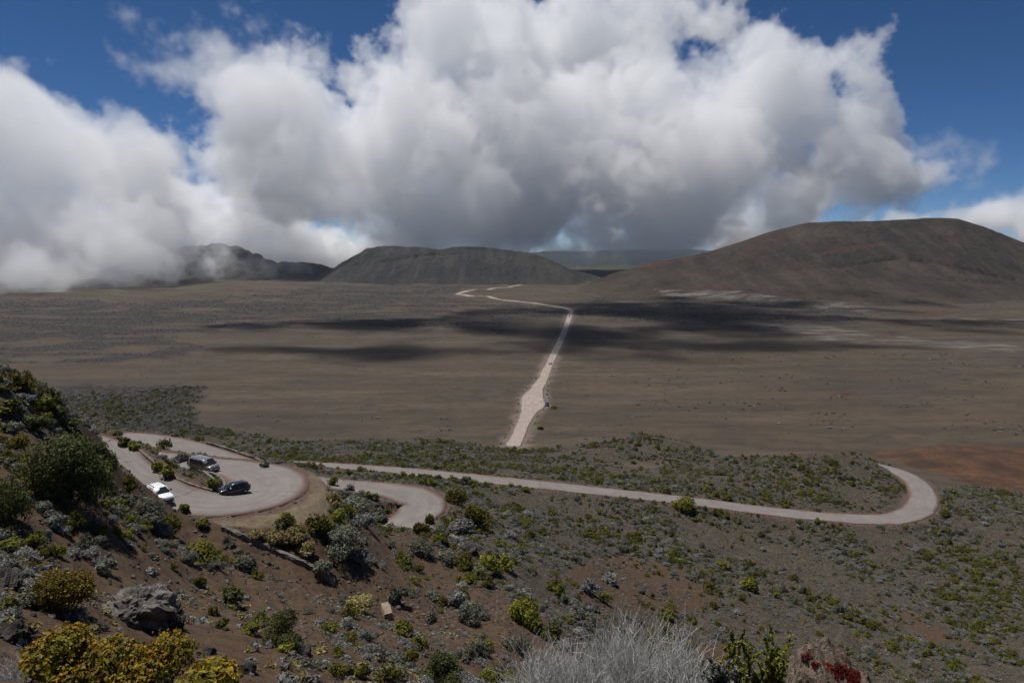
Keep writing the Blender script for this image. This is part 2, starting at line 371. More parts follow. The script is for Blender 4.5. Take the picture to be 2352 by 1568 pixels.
# where each patch of ground lies, to lay the soils (edges broken up by noise)
PX, PY = proj(GX, GY, base)
wk = np.clip(220/D2, .25, 3)
wx = fbm(GX, GY, 14, 4)*26*np.clip(D2/120, .3, 2.2); wy = fbm(GX+99, GY-31, 14, 4)*9
def region(polys, soft=0):
    m = np.zeros(GX.shape, bool)
    for p in polys: m |= inpoly(PX+wx, PY+wy, p)
    return m.astype(float)
SCRUB = [[(1050,1150),(1250,1120),(1850,1195),(2110,1205),(2150,1130),(2210,1110),(2352,1135),(2700,1150),(2700,1700),(1500,1700),(1300,1470),(1120,1250)],
         [(300,985),(480,992),(700,1012),(1000,1002),(1180,1035),(1400,1010),(1480,992),(1560,1018),(1650,1050),(1980,1045),(2090,1120),(2050,1178),(1850,1180),(1200,1100),(600,1060),(400,1010)],
         [(-200,890),(100,880),(300,880),(470,890),(430,960),(560,1012),(240,992),(-200,985)],
         [(600,1070),(1200,1115),(1080,1165),(900,1110),(640,1090)],
         [(760,1100),(880,1150),(1050,1170),(1250,1330),(1330,1440),(1150,1330),(980,1230),(800,1190)]]
BARE = [[(1300,1300),(1420,1270),(1560,1310),(1640,1370),(1560,1420),(1430,1410),(1330,1390)], [(1380,1060),(1540,1055),(1530,1095),(1400,1095)], [(1540,1470),(1700,1490),(1680,1520),(1560,1500)], [(2060,1400),(2160,1430),(2250,1500),(2120,1470)]]
LAVA = [[(-100,772),(150,762),(350,768),(480,800),(380,822),(200,832),(-100,836)], [(-100,688),(200,690),(330,700),(430,690),(640,672),(760,656),(1060,640),(1060,665),(1000,680),(1180,700),(1290,722),(1150,760),(620,742),(480,760),(200,772),(-100,765)],
        [(1330,690),(1500,670),(1800,690),(2000,720),(1950,745),(1700,750),(1330,735)], [(1060,622),(1200,628),(1330,618),(1380,632),(1250,650),(1000,660),(820,665)],
        [(120,884),(470,890),(420,950),(540,1005),(240,985)]]
RED = [[(1985,1040),(2130,1022),(2260,1024),(2420,1040),(2500,1100),(2352,1130),(2230,1105),(2120,1085)], [(1330,632),(1480,628),(1560,650),(1420,660)], [(1915,900),(1990,900),(1985,910),(1920,908)], [(2080,712),(2200,715),(2190,722),(2100,722)]]
PALE = [[(1500,664),(1700,668),(1860,690),(1780,694),(1640,686),(1520,678)], [(1800,690),(1960,700),(2060,716),(1990,722),(1900,708)], [(1720,744),(1830,748),(1990,760),(2000,784),(1880,778),(1760,758)], [(2010,772),(2160,780),(2352,792),(2352,806),(2200,800),(2040,786)], [(2150,726),(2352,736),(2352,740),(2150,732)], [(480,742),(560,738),(620,752),(520,760)]]
def soft(m):
    for _ in range(2):
        p = np.pad(m, 1, mode='edge'); m = (p[:-2,1:-1]+p[2:,1:-1]+p[1:-1,:-2]+p[1:-1,2:]+2*m)/6
    return m
near_slope = (1-sstep(60, 330, D2))
m_scrub = region(SCRUB); m_bare = region(BARE); m_lava = region(LAVA); m_red = region(RED); m_pale = region(PALE)*.8
streakn = fbm(GX, GY*3.2, 60, 4)
m_lava = m_lava*np.where((D2 > 700) , sstep(-.2, .0, streakn), 1.0)
m_scrub *= (1-m_bare)
m_scoria = sstep(230, 150, D2)*(1-m_scrub)
grav_poly = [(455,1183),(560,1186),(640,1172),(700,1140),(712,1100),(740,1108),(758,1150),(745,1188),(690,1205),(600,1212),(520,1208)]
m_grav = (inpoly(PX+wx*.25, PY+wy*.25, grav_poly) & (D2 < 106)).astype(float)
# relief: gullies on the slopes, clinker in the scrub, rough lava on the plain
rough = .55*fbm(GX, GY, 9, 4)*sstep(14, 40, D2)*near_slope + .16*fbm(GX, GY, 1.6, 3)*sstep(3, 12, D2)*near_slope
gul = fbm(GX*.75+GY*.66, (GX*-.66+GY*.75)*.28, 5.5, 4, .55, True)
rough *= (1-.9*soft(m_grav))
rough += .55*(1-m_grav)*gul*m_scoria*sstep(16, 34, D2)*(1-sstep(90, 130, D2))
rough += m_scrub*(.45*fbm(GX, GY, 5, 4) + .25*fbm(GX, GY, 14, 3))*sstep(60, 110, D2)
rough += m_lava*(1.5*fbm(GX, GY, 11, 5, .6, True)+.3) + .18*fbm(GX, GY, 30, 4)*sstep(300, 500, D2)
rough += m_red*.8*fbm(GX, GY, 16, 4)
# roads cut into the ground
dist = np.full(GX.shape, 1e3); rz = np.zeros(GX.shape); rhw = np.zeros(GX.shape)
r0, r1 = np.searchsorted(RDI, 60), np.searchsorted(RDI, 345)
sx, sy = GX[r0:r1].ravel(), GY[r0:r1].ravel()
bd = np.empty(len(sx)); bi = np.empty(len(sx), int)
RS = ROADS[::2]
for i in range(0, len(sx), 40000):
    d2 = (sx[i:i+40000,None]-RS[None,:,0])**2 + (sy[i:i+40000,None]-RS[None,:,1])**2
    k = d2.argmin(1); bi[i:i+40000] = k; bd[i:i+40000] = np.sqrt(d2[np.arange(len(k)), k])
sh = GX[r0:r1].shape
dist[r0:r1] = bd.reshape(sh); rz[r0:r1] = RS[bi,2].reshape(sh); rhw[r0:r1] = RS[bi,3].reshape(sh)
# the level lay-by outside the hairpin
lay = inpoly(PX, PY, grav_poly) & (D2 < 104)
# cinder track: keep the plain smooth under it
trk_w = []
for l, r, zy in trk:
    px, py = Z5(l, zy); a = atz(px, py, .3); px, py = Z5(r, zy); b = atz(px, py, .3); trk_w.append((a, b))
last_w = np.linalg.norm(trk_w[-1][0]-trk_w[-1][1])
far_w = [atz(*Z5(*q), .3) for q in far]
cl_ = np.array([(a+b)/2 for a, b in trk_w] + far_w); hw_ = np.array([np.linalg.norm(a-b)/2 for a, b in trk_w] + [4.8]*len(far_w))
TRK = catmull(np.hstack([cl_[:,:2], hw_[:,None]]), 16)
tdist = np.full(GX.shape, 1e3); thw = np.full(GX.shape, 4.); t0, t1 = np.searchsorted(RDI, 300), np.searchsorted(RDI, 2900)
sx, sy = GX[t0:t1].ravel(), GY[t0:t1].ravel(); bd = np.empty(len(sx)); bw = np.empty(len(sx))
for i in range(0, len(sx), 40000):
    d2 = (sx[i:i+40000,None]-TRK[None,::2,0])**2 + (sy[i:i+40000,None]-TRK[None,::2,1])**2; k = d2.argmin(1); bd[i:i+40000] = np.sqrt(d2[np.arange(len(k)), k]); bw[i:i+40000] = TRK[::2,2][k]
tdist[t0:t1] = bd.reshape(GX[t0:t1].shape); thw[t0:t1] = bw.reshape(GX[t0:t1].shape)
m_dust = sstep(5.5, .3, tdist-thw+fbm(GX, GY, 7, 4)*4.)*.85
m_verge = np.where(dist < 40, sstep(2.6, .2, dist-rhw+fbm(GX, GY, 3, 4)*2.2), 0.)*.85
tk = sstep(8, 26, tdist) if True else 1
H = base + rough*np.where(D2 > 300, np.maximum(tk, .0), 1.0)
# pull heights to the roads: verge 0.8 m, then banks
wv = sstep(rhw+.8, rhw+4.0, dist)
H = np.where(dist < 40, (rz-.12)*(1-wv) + H*wv, H)
hl = 65.0
m_scoria = m_scoria*1.0
m_grav = m_grav*(dist > rhw)
veg_ok = dist - rhw

def ground_h(x, y):
    x = np.asarray(x, float); y = np.asarray(y, float); d = np.hypot(x, y); a = np.arctan2(x, y)
    fi = np.interp(d, RDI, np.arange(NR)); fj = np.interp(a, AZ, np.arange(NA))
    return bil(H, fi, fj)
def grid_at(Z, x, y):
    d = np.hypot(x, y); a = np.arctan2(x, y)
    return bil(Z, np.interp(d, RDI, np.arange(NR)), np.interp(a, AZ, np.arange(NA)))
def hit(px, py, dmin=3., dmax=2500.):       # where the line of sight meets the ground
    a, b = ray(px, py); Y = np.geomspace(dmin, dmax, 4000)
    g = ground_h(a*Y, Y) - (CAM_H + b*Y)
    k = np.argmax(g > 0) if (g > 0).any() else len(Y)-1
    if k > 0:
        t = g[k-1]/(g[k-1]-g[k]+1e-9); y = Y[k-1]+(Y[k]-Y[k-1])*np.clip(t, 0, 1)
    else: y = Y[0]
    return np.array([a*y, y, float(ground_h(a*y, y))])

idx = np.arange(NA*NR).reshape(NR, NA)
quads = np.stack([idx[:-1,:-1], idx[:-1,1:], idx[1:,1:], idx[1:,:-1]], -1).reshape(-1, 4)[:, ::-1]
gm = np_mesh('ground', np.stack([GX, GY, H], -1).reshape(-1, 3), quads, M['ground'], True)
for nm, arr in (('scoria', m_scoria), ('scrub', m_scrub*.95), ('lava', m_lava), ('red', m_red), ('pale', m_pale), ('gravel', m_grav), ('verge', m_verge), ('dust', m_dust)): fattr(gm, nm, soft(arr))
ground = link('ground', gm); tag(ground, 'brown volcanic sand plain and scrubby scoria slopes', None, None, 'structure')

# ------------------------------------------------------------------ roads as slabs
def ribbon(name, C, lift, mat, drape=False, thick=.25, nx=9):
    t = np.gradient(C[:,:2], axis=0); t /= np.linalg.norm(t, axis=1)[:,None]+1e-9
    nrm = np.stack([t[:,1], -t[:,0]], 1); s = np.concatenate([[0], np.cumsum(np.hypot(*np.diff(C[:,:2], axis=0).T))])
    u = np.linspace(-1, 1, nx); V = []; ac = []; al = []
    wk_ = .38 if not drape else .6; wob = wk_*fbm(s, s*0+3, 4.5, 4, .6); wob2 = wk_*fbm(s, s*0+31, 4.5, 4, .6)
    for j, a in enumerate(u):
        hw = C[:,-1] + (wob if a < 0 else wob2)
        p = C[:,:2] + nrm*(a*hw)[:,None]
        z = (ground_h(p[:,0], p[:,1]) + lift) if drape else C[:,2] + lift - .05*abs(a)
        V.append(np.column_stack([p, z])); ac.append(np.full(len(C), a)); al.append(s)
    V.insert(0, V[0] - [0,0,thick]); V.append(V[-1] - [0,0,thick]); ac.insert(0, ac[0]); ac.append(ac[-1]); al.insert(0, s); al.append(s)
    V = np.stack(V, 1); k, m_ = V.shape[:2]; id_ = np.arange(k*m_).reshape(k, m_)
    q = np.stack([id_[:-1,:-1], id_[:-1,1:], id_[1:,1:], id_[1:,:-1]], -1).reshape(-1, 4)[:, ::-1]
    me = np_mesh(name, V.reshape(-1,3), q, mat); fattr(me, 'across', np.stack(ac, 1)); fattr(me, 'along', np.stack(al, 1))
    return link(name, me)
tag(ribbon('asphalt_road', RD_MAIN, .04, M['asphalt']), 'pale grey hairpin road with reddish edges winding down the slope', None, None, 'structure')
tag(ribbon('asphalt_road', RD_STR, .04, M['asphalt']), 'long pale straight road ending in a wide bend on the right', None, None, 'structure')
tag(ribbon('dirt_road', TRK, .22, M['dirt'], True, .5), 'pale cinder track running straight across the brown plain', None, None, 'structure')

# ------------------------------------------------------------------ hills beyond the plain
def hill(name, outline, dr, d0, d1, mat, label, prof=1.5, rough=5., nseg=(260, 150), seed=0, top=.15, crease=()):
    o = np.array(outline, float); px = np.linspace(o[0,0], o[-1,0], nseg[0]); py = np.interp(px, o[:,0], o[:,1])
    k = np.ones(5)/5; py[2:-2] = np.convolve(py, k, 'valid')
    a, b = ray(px, py); top_z = CAM_H + b*dr                    # ridge height at forward distance dr
    tt = np.linspace(0, 1, nseg[1]); fr = .68
    Y = np.where(tt < fr, d0 + (dr-d0)*tt/fr, dr + (d1-dr)*(tt-fr)/(1-fr))
    g = np.where(tt < fr, (tt/fr), 1-(tt-fr)/(1-fr))
    g = np.where(tt < fr, g**prof*(1-top)+top*np.sin(g*math.pi/2), sstep(0, 1, g))
    X = a[None,:]*Y[:,None]; YY = np.broadcast_to(Y[:,None], X.shape)
    Z = -6 + g[:,None]*(top_z[None,:]+6)
    rg = fbm(X+seed, YY-seed, 90, 5)*rough + fbm(X*1.6+seed, YY*.5, 34, 4, .55, True)*rough*.45
    rg = rg + (fbm(X-seed, YY, 240, 3)-.1)*9*(1-g[:,None])*(g[:,None] < 1)*(tt[:,None] < fr)
    Z = Z + rg*np.clip(g[:,None]*2.2, .3, 1)*np.where(np.abs(g[:,None]-1) < .02, .25, 1)
    for pts, dep, wd in crease:
        hx, hy = proj(X, YY, Z); pts = np.array(pts, float); dm = np.full(X.shape, 1e9)
        for i in range(len(pts)-1):
            a_, b_ = pts[i], pts[i+1]; ab = b_-a_; tq = np.clip(((hx-a_[0])*ab[0]+(hy-a_[1])*ab[1])/(ab@ab), 0, 1); dm = np.minimum(dm, np.hypot(hx-a_[0]-tq*ab[0], (hy-a_[1]-tq*ab[1])*1.6))
        Z = Z - dep*np.exp(-(dm/wd)**2)*(.6+.8*np.abs(fbm(X, YY, 25, 3)))*(tt[:,None] < fr)
    id_ = np.arange(X.size).reshape(X.shape); q = np.stack([id_[:-1,:-1], id_[:-1,1:], id_[1:,1:], id_[1:,:-1]], -1).reshape(-1, 4)
    me = np_mesh(name, np.stack([X, YY, Z], -1).reshape(-1,3), q, mat, True)
    hx, hy = proj(X, YY, Z); wxx = fbm(X, YY, 60, 4)*30
    rd = np.zeros(X.shape); pl = np.zeros(X.shape)
    for p in ([(1880,585),(1920,572),(1985,562),(2030,560),(1990,570),(1930,580)], [(1660,600),(1760,545),(1830,530),(1760,590)], [(1440,610),(1500,602),(1560,600),(1500,615)]): rd = np.maximum(rd, inpoly(hx+wxx*.4, hy, p)*(1. if p[0][0] != 1660 else .35))
    for p in ([(1500,664),(1700,668),(1860,690),(1780,694),(1640,686),(1520,678)], [(1800,690),(1960,700),(2060,716),(1990,722),(1900,708)]): pl = np.maximum(pl, inpoly(hx+wxx, hy+wxx*.1, p))
    fattr(me, 'foot', sstep(26, 2, Z+fbm(X, YY, 70, 4)*14)); fattr(me, 'redness', rd); fattr(me, 'paleness', pl*.7)
    return tag(link(name, me), label, None, None, 'structure')
hm1 = mat_hill('hill_brown', (.034, .028, .026), (.070, .053, .041), (.060, .054, .034), .006, .55)
hm2 = mat_hill('hill_grey_green', (.026, .026, .028), (.058, .054, .048), (.066, .066, .048), .008)
hm3 = mat_hill('plateau_green', (.040, .050, .036), (.055, .068, .042), (.030, .038, .030), .003)
hill('hill', [(1270,680),(1330,662),(1400,634),(1500,604),(1620,581),(1700,555),(1760,535),(1850,512),(1930,508),(2050,506),(2140,500),(2200,502),(2260,520),(2320,545),(2400,578),(2600,640),(2900,720)], 1620, 1060, 2150, hm1, 'broad brown rounded volcanic cone rising at the right', 1.9, 6.5, (380,240), 11, crease=(([(1980,604),(2060,590),(2150,600),(2250,622),(2330,640)], 9, 6), ([(2160,640),(2230,645),(2300,650)], 5, 5), ([(1700,575),(1720,600),(1740,612)], 4, 8), ([(1800,590),(1900,612),(1960,610)], 4, 9)))
hill('hill', [(690,668),(730,650),(765,618),(800,595),(840,573),(870,567),(960,567),(1010,573),(1060,566),(1100,566),(1150,572),(1200,580),(1250,590),(1290,608),(1325,625),(1400,650)], 2050, 1720, 2500, hm2, 'flat topped grey cinder cone in the middle distance', 1.25, 8., (320,190), 47, crease=(([(880,600),(940,590),(1000,582)], 7, 5), ([(1010,585),(1060,580)], 6, 5), ([(1100,585),(1110,620)], 5, 6), ([(820,610),(850,640)], 4, 6)))
hill('hill', [(60,690),(150,662),(220,636),(330,590),(420,575),(500,568),(545,566),(580,585),(640,605),(700,607),(740,612),(790,625),(860,660)], 2450, 1950, 2900, hm2, 'dark ridge at the left half hidden by low mist', 1.4, 20., (320,190), 83)
hill('hill', [(-900,590),(-200,588),(400,590),(900,588),(1150,586),(1210,581),(1260,576),(1330,577),(1400,575),(1500,573),(1600,573),(1650,577),(1800,590),(2400,600)], 4300, 3300, 5200, hm3, 'long level green plateau on the horizon', 1.1, 8., (260,60), 29)
hill('hill', [(1600,600),(1660,562),(1690,540),(1706,530),(1740,534),(1790,548),(1900,575),(2000,600)], 6200, 5300, 7200, hm2, 'blue grey summit peeping out of the cloud', 1.2, 20., (100,50), 61)
# sheet of rock and ground under the far hills goes on to the horizon as part of the ground mesh
print('terrain', round(time.time()-T_START, 1))

# ------------------------------------------------------------------ walls and kerbs
def strip_wall(name, pts, h, wdt, mat, label, cat, jag=.05, below=.5, step=.35):
    """a low wall along world points (x, y, z of its foot), its top and sides uneven like laid stone"""
    P = np.array(pts, float); s = np.concatenate([[0], np.cumsum(np.linalg.norm(np.diff(P[:,:2], axis=0), axis=1))])
    q = np.arange(0, s[-1], step); C = np.stack([np.interp(q, s, P[:,k]) for k in range(3)], 1)
    t = np.gradient(C[:,:2], axis=0); t /= np.linalg.norm(t, axis=1)[:,None]+1e-9; nr = np.stack([t[:,1], -t[:,0]], 1)
    rs = np.random.RandomState(len(P)*7+int(abs(P[0,0])*10))
    sec = [(-.5,-below/h), (-.5,.55), (-.46,1), (0,1.04), (.46,1), (.5,.55), (.5,-below/h)]
    V = np.zeros((len(C), len(sec), 3))
    for j, (a, b) in enumerate(sec):
        V[:,j,:2] = C[:,:2] + nr*(a*wdt + rs.randn(len(C))*jag*.5)[:,None]
        V[:,j,2] = C[:,2] + b*h + (rs.randn(len(C))*jag if 0 < b else 0)
    id_ = np.arange(V.shape[0]*V.shape[1]).reshape(V.shape[:2])
    f = [tuple(x) for x in np.stack([id_[:-1,:-1], id_[:-1,1:], id_[1:,1:], id_[1:,:-1]], -1).reshape(-1,4)[:, ::-1]]
    f += [tuple(id_[0]), tuple(id_[-1][::-1])]
    me = bpy.data.meshes.new(name); me.from_pydata(V.reshape(-1,3).tolist(), [], f); me.materials.append(mat)
    return tag(link(name, me), label, cat)
def road_edge(C, p0, p1, side, off=.0, drop=0.):
    """foot points along one edge of a road between the samples nearest to two places"""
    i = ((C[:,:2]-p0[:2])**2).sum(1).argmin(); j = ((C[:,:2]-p1[:2])**2).sum(1).argmin()
    i, j = min(i, j), max(i, j); c = C[i:j+1]
    t = np.gradient(c[:,:2], axis=0); t /= np.linalg.norm(t, axis=1)[:,None]; nr = np.stack([t[:,1], -t[:,0]], 1)
    p = c[:,:2] + nr*side*(c[:,3]+off)[:,None]
    return np.column_stack([p, c[:,2]+drop])
A4 = lambda zx, zy, z: atz(*Z4(zx, zy), z)
strip_wall('parapet_wall', road_edge(RD_MAIN, A4(1225,500,64.2), A4(640,330,61.9), -1, .35), .42, .4, M['stone'], 'low stone parapet along the far side of the hairpin behind the van', 'wall', .05)
strip_wall('stone_kerb', road_edge(RD_MAIN, A4(150,245,68.6), A4(760,575,65.5), -1, .2), .15, .3, M['stone'], 'low stone kerb along the inner edge of the road by the white car', 'kerb', .03)
strip_wall('stone_kerb', road_edge(RD_MAIN, A4(700,246,57), A4(1120,380,54.6), -1, .3), .3, .5, M['stone'], 'stone edging along the far side of the upper road left of the straight', 'kerb', .08)
strip_wall('retaining_wall', [np.append(p[:2], p[2]-.5) for p in (A4(775,395,63.6), A4(815,425,63.9), A4(880,480,64.6))], .7, .35, M['stone'], 'short slanting concrete wall at the tip of the island between the van and the black car', 'wall', .03)
def foot(px, py, dz=0.): p = hit(px, py); p[2] += dz; return p
w1 = [foot(px, py) for px, py in ((512,1216),(560,1236),(620,1262),(680,1290),(720,1306),(748,1326),(772,1350))]
strip_wall('retaining_wall', w1, .45, .55, M['stone'], 'long low stone wall sloping down below the gravel lay-by', 'wall', .07, 1.0)
strip_wall('wall_fragment', [foot(884,1396), foot(893,1424)], .7, .9, M['palerock'], 'pale broken block of wall on the brown slope below the lay-by', 'wall', .08, 1.0)
w2 = [foot(px, py) for px, py in ((962,1203),(1000,1219),(1040,1236),(1070,1248),(1092,1262))]
strip_wall('retaining_wall', w2, .5, .6, M['stone'], 'overgrown stone wall on the shrubby slope below the smaller hairpin', 'wall', .08, 1.0)

# ------------------------------------------------------------------ cars
M['glass'] = mat_plain('car_glass', (.02, .025, .028), .08, 0, .6)
M['tyre'] = mat_plain('tyre_rubber', (.015, .015, .016), .85)
M['rim'] = mat_plain('alloy', (.42, .43, .45), .35, .7)
M['black_trim'] = mat_plain('black_trim', (.012, .012, .013), .5)
M['lamp'] = mat_plain('lamp_glass', (.55, .57, .6), .12, 0, .8)
M['plate'] = mat_plain('number_plate', (.7, .7, .68), .5)
M['chrome'] = mat_plain('chrome', (.7, .7, .72), .15, 1.)
PAINT = {k: mat_plain('paint_'+k, c, .32, me, .5, .7) for k, c, me in (('white', (.78,.79,.82), 0), ('anthracite', (.24,.235,.235), .5), ('black', (.010,.011,.016), .1), ('blue', (.03,.05,.12), .2), ('silver', (.5,.5,.5), .5))}
def loft(sections, closed_ends=True):
    k = len(sections[0]); V = [p for s in sections for p in s]; Fc = []
    for i in range(len(sections)-1):
        for j in range(k):
            a, b = i*k+j, i*k+(j+1) % k; Fc.append((a, b, b+k, a+k))
    if closed_ends: Fc += [tuple(range(k))[::-1], tuple(range((len(sections)-1)*k, len(sections)*k))]
    return V, Fc
def pmesh(name, V, Fc, mat, parent, smooth=False, bevel=0, sub=0):
    bm = bmesh.new(); vs_ = [bm.verts.new(v) for v in V]
    for f in Fc:
        try: bm.faces.new([vs_[i] for i in f])
        except ValueError: pass
    bmesh.ops.recalc_face_normals(bm, faces=bm.faces)
    if bevel: bmesh.ops.bevel(bm, geom=list(bm.edges), offset=bevel, segments=2, affect='EDGES', profile=.6, clamp_overlap=True)
    if smooth:
        for f in bm.faces: f.smooth = True
    me = bpy.data.meshes.new(name); bm.to_mesh(me); bm.free(); me.materials.append(mat)
    o = link(name, me, parent)
    if sub: md = o.modifiers.new('sub', 'SUBSURF'); md.levels = md.render_levels = sub
    return o
def boxpart(name, c, d, mat, parent, bevel=.01, rz=0):
    V = [(sx*d[0]/2, sy*d[1]/2, sz*d[2]/2) for sx in (-1,1) for sy in (-1,1) for sz in (-1,1)]
    o = pmesh(name, V, [(0,1,3,2),(4,6,7,5),(0,4,5,1),(2,3,7,6),(0,2,6,4),(1,5,7,3)], mat, parent, False, bevel)
    o.location = c; o.rotation_euler = (0,0,rz); return o
def car(name, loc, heading, label, paint, L, W, Ht, body, cab, wb, wr, van=False, rails=False, simple=False, pitch=0., group=None):
    """x forward. body: (x, z_low, z_top, half width) sections; cab: rear foot, rear roof, front roof, front foot x; belt z"""
    t = empty(name, loc, heading); t.rotation_euler = (0, pitch, heading); tag(t, label, 'van' if van else 'car', group)
    pm = PAINT[paint]; sec = []
    for x, z0, z1, hw in body:
        h = z1-z0
        sec.append([(x, -hw*.86, z0), (x, -hw*.97, z0+h*.18), (x, -hw, z0+h*.5), (x, -hw*.965, z0+h*.8), (x, -hw*.86, z1-.03), (x, -hw*.45, z1+.005), (x, hw*.45, z1+.005), (x, hw*.86, z1-.03), (x, hw*.965, z0+h*.8), (x, hw, z0+h*.5), (x, hw*.97, z0+h*.18), (x, hw*.86, z0)])
    V, Fc = loft(sec); bo = pmesh('body', V, Fc, pm, t, True, 0, 1)
    xr0, xr1, xf1, xf0, zb = cab; hb, hr = W/2*.95, W/2*(.86 if van else .76); zr = Ht
    xm0, xm1 = (xr0+xf0)/2, (xr1+xf1)/2
    def ring(x0, x1, hbk, hrk, drop=0):
        return [(x0, -hbk, zb-.12), (x0+(x1-x0)*.5, -(hbk+hrk)/2*1.01, (zb+zr)/2), (x1, -hrk, zr-.07-drop), (x1, -hrk*.75, zr-.01-drop), (x1, hrk*.75, zr-.01-drop), (x1, hrk, zr-.07-drop), (x0+(x1-x0)*.5, (hbk+hrk)/2*1.01, (zb+zr)/2), (x0, hbk, zb-.12)]
    V, Fc = loft([ring(xr0, xr1, hb*.93, hr*.93, .04), ring(xr0+.25, xr1+.3, hb, hr), ring(xm0, xm1, hb, hr, -.015), ring(xf0-.35, xf1-.25, hb, hr), ring(xf0, xf1, hb*.88, hr*.93, .03)])
    pmesh('roof', V, Fc, pm, t, True)
    def quad(nm, p, mat, off):      # a thin glass panel with its own thickness
        p = [Vector(q) for q in p]; nrm = (p[1]-p[0]).cross(p[3]-p[0]).normalized()
        if nrm.dot(Vector(off)) < 0: nrm = -nrm
        Vq = [q+nrm*.012 for q in p] + [q-nrm*.02 for q in p]
        return pmesh(nm, Vq, [(0,1,2,3),(7,6,5,4),(0,4,5,1),(1,5,6,2),(2,6,7,3),(3,7,4,0)], mat, t)
    g = M['glass']
    def lerp(a, b, k): return tuple(a[i]+(b[i]-a[i])*k for i in range(3))
    # windscreen and rear window
    ws = [(xf0, -hb*.80, zb), (xf0, hb*.80, zb), (xf1+.02, hr*.84, zr-.09), (xf1+.02, -hr*.84, zr-.09)]
    quad('windscreen', [lerp(q, (xf0, 0, zb), .0) for q in ws], g, (1, 0, .6))
    rw = [(xr0-.01, -hb*.80, zb+.08), (xr0-.01, hb*.80, zb+.08), (xr1-.01, hr*.8, zr-.13), (xr1-.01, -hr*.8, zr-.13)]
    quad('rear_window', rw, g, (-1, 0, .4))
    nwin = 3 if (van or L > 4.3) else 2
    for s in (-1, 1):
        for k in range(nwin):
            k0, k1 = (k+.05)/nwin, (k+.95)/nwin
            xb0, xb1 = xr0+.30+(xf0-.42-xr0-.30)*k0, xr0+.30+(xf0-.42-xr0-.30)*k1
            xt0, xt1 = xr1+.30+(xf1-.28-xr1-.30)*k0, xr1+.30+(xf1-.28-xr1-.30)*k1
            def sidept(x, f): return (x, s*((hb+(hr-hb)*f)*1.012), zb+.0+(zr-.10-zb)*f)
            quad('side_window', [sidept(xb0, .04), sidept(xb1, .04), sidept(xb1+(xt1-xb1)*.97, .9), sidept(xb0+(xt0-xb0)*.97, .9)], g, (0, s, .2))
    # wheels
    for sx in (wb/2, -wb/2):
        for s in (-1, 1):
            N = 20; V = []; Fc = []
            prof = [(wr*.62, -.10), (wr*.96, -.11), (wr, -.06), (wr, .06), (wr*.96, .11), (wr*.62, .10)]
            for i in range(N):
                a = 2*math.pi*i/N
                for r_, y_ in prof: V.append((r_*math.cos(a), y_, r_*math.sin(a)))
            k = len(prof)
            for i in range(N):
                for j in range(k-1):
                    a, b = i*k+j, ((i+1) % N)*k+j; Fc.append((a, b, b+1, a+1))
            wh = pmesh('wheel', V, Fc, M['tyre'], t, True); wh.location = (sx, s*(W/2-.10), wr)
            V = [(0, s*.085, 0)]; Fc = []
            for i in range(10):
                for da, rr, yy in ((-.2, wr*.62, .06), (.2, wr*.62, .06), (0, wr*.15, .10)):
                    a = 2*math.pi*(i+da)/10; V.append((rr*math.cos(a), s*yy, rr*math.sin(a)))
                b = 1+i*3; Fc += [(b, b+1, b+2), (0, b+2, b+1)]
            pmesh('rim', V, Fc, M['rim'], wh)
            # dark wheel arch
            V = []; Fc = []
            for i in range(13):
                a = math.pi*i/12
                for r_ in (wr*1.02, wr*1.17): V.append((sx+r_*math.cos(a), s*(W/2+.004), wr+r_*math.sin(a)))
            Fc = [(2*i, 2*i+1, 2*i+3, 2*i+2) for i in range(12)]
            ar = pmesh('wheel_arch', V + [(x, y-s*.06, z) for x, y, z in V], Fc + [tuple(q+26 for q in f[::-1]) for f in Fc], M['black_trim'], t)
    if simple: return t
    xf = L/2; zf0, zf1 = body[-1][1], body[-1][2]
    hw = body[-2][3]
    for s in (-1, 1):
        boxpart('headlight', (xf-.14, s*hw*.72, zf1-.10), (.24, hw*.42, .13), M['lamp'], t, .03, -s*.35)
        boxpart('mirror', (xf0-.45, s*(W/2+.11), zb+.10), (.13, .22, .17), M['black_trim'] if paint != 'black' else M['chrome'], t, .03)
        boxpart('door_handle', (0, s*(W/2+.005), zb-.12), (.2, .03, .03), pm, t, .008)
        if rails: boxpart('roof_rail', ((xr1+xf1)/2, s*hr*.86, zr+.035), ((xf1-xr1)*.85, .05, .05), M['black_trim'], t, .012)
        boxpart('fog_lamp', (xf-.06, s*hw*.74, zf0+.14), (.10, .26, .16), M['black_trim'], t, .02, -s*.3)
    boxpart('grille', (xf-.01, 0, zf1-.12), (.08, hw*1.0, .11), M['black_trim'], t, .02)
    boxpart('lower_intake', (xf-.01, 0, zf0+.10), (.10, hw*1.35, .14), M['black_trim'], t, .02)
    boxpart('number_plate', (xf+.05, 0, zf0+.27), (.02, .52, .11), M['plate'], t, .004)
    boxpart('emblem', (xf+.04, 0, zf1-.10), (.02, .11, .13), M['chrome'], t, .004, 0).rotation_euler = (R(45), 0, 0)
    for s in (-1, 1): boxpart('tail_light', (-L/2+.08, s*hw*.86, zb-.05), (.12, .16, .3), mat_tail, t, .02)
    return t
mat_tail = mat_plain('tail_lamp', (.3, .01, .01), .2)
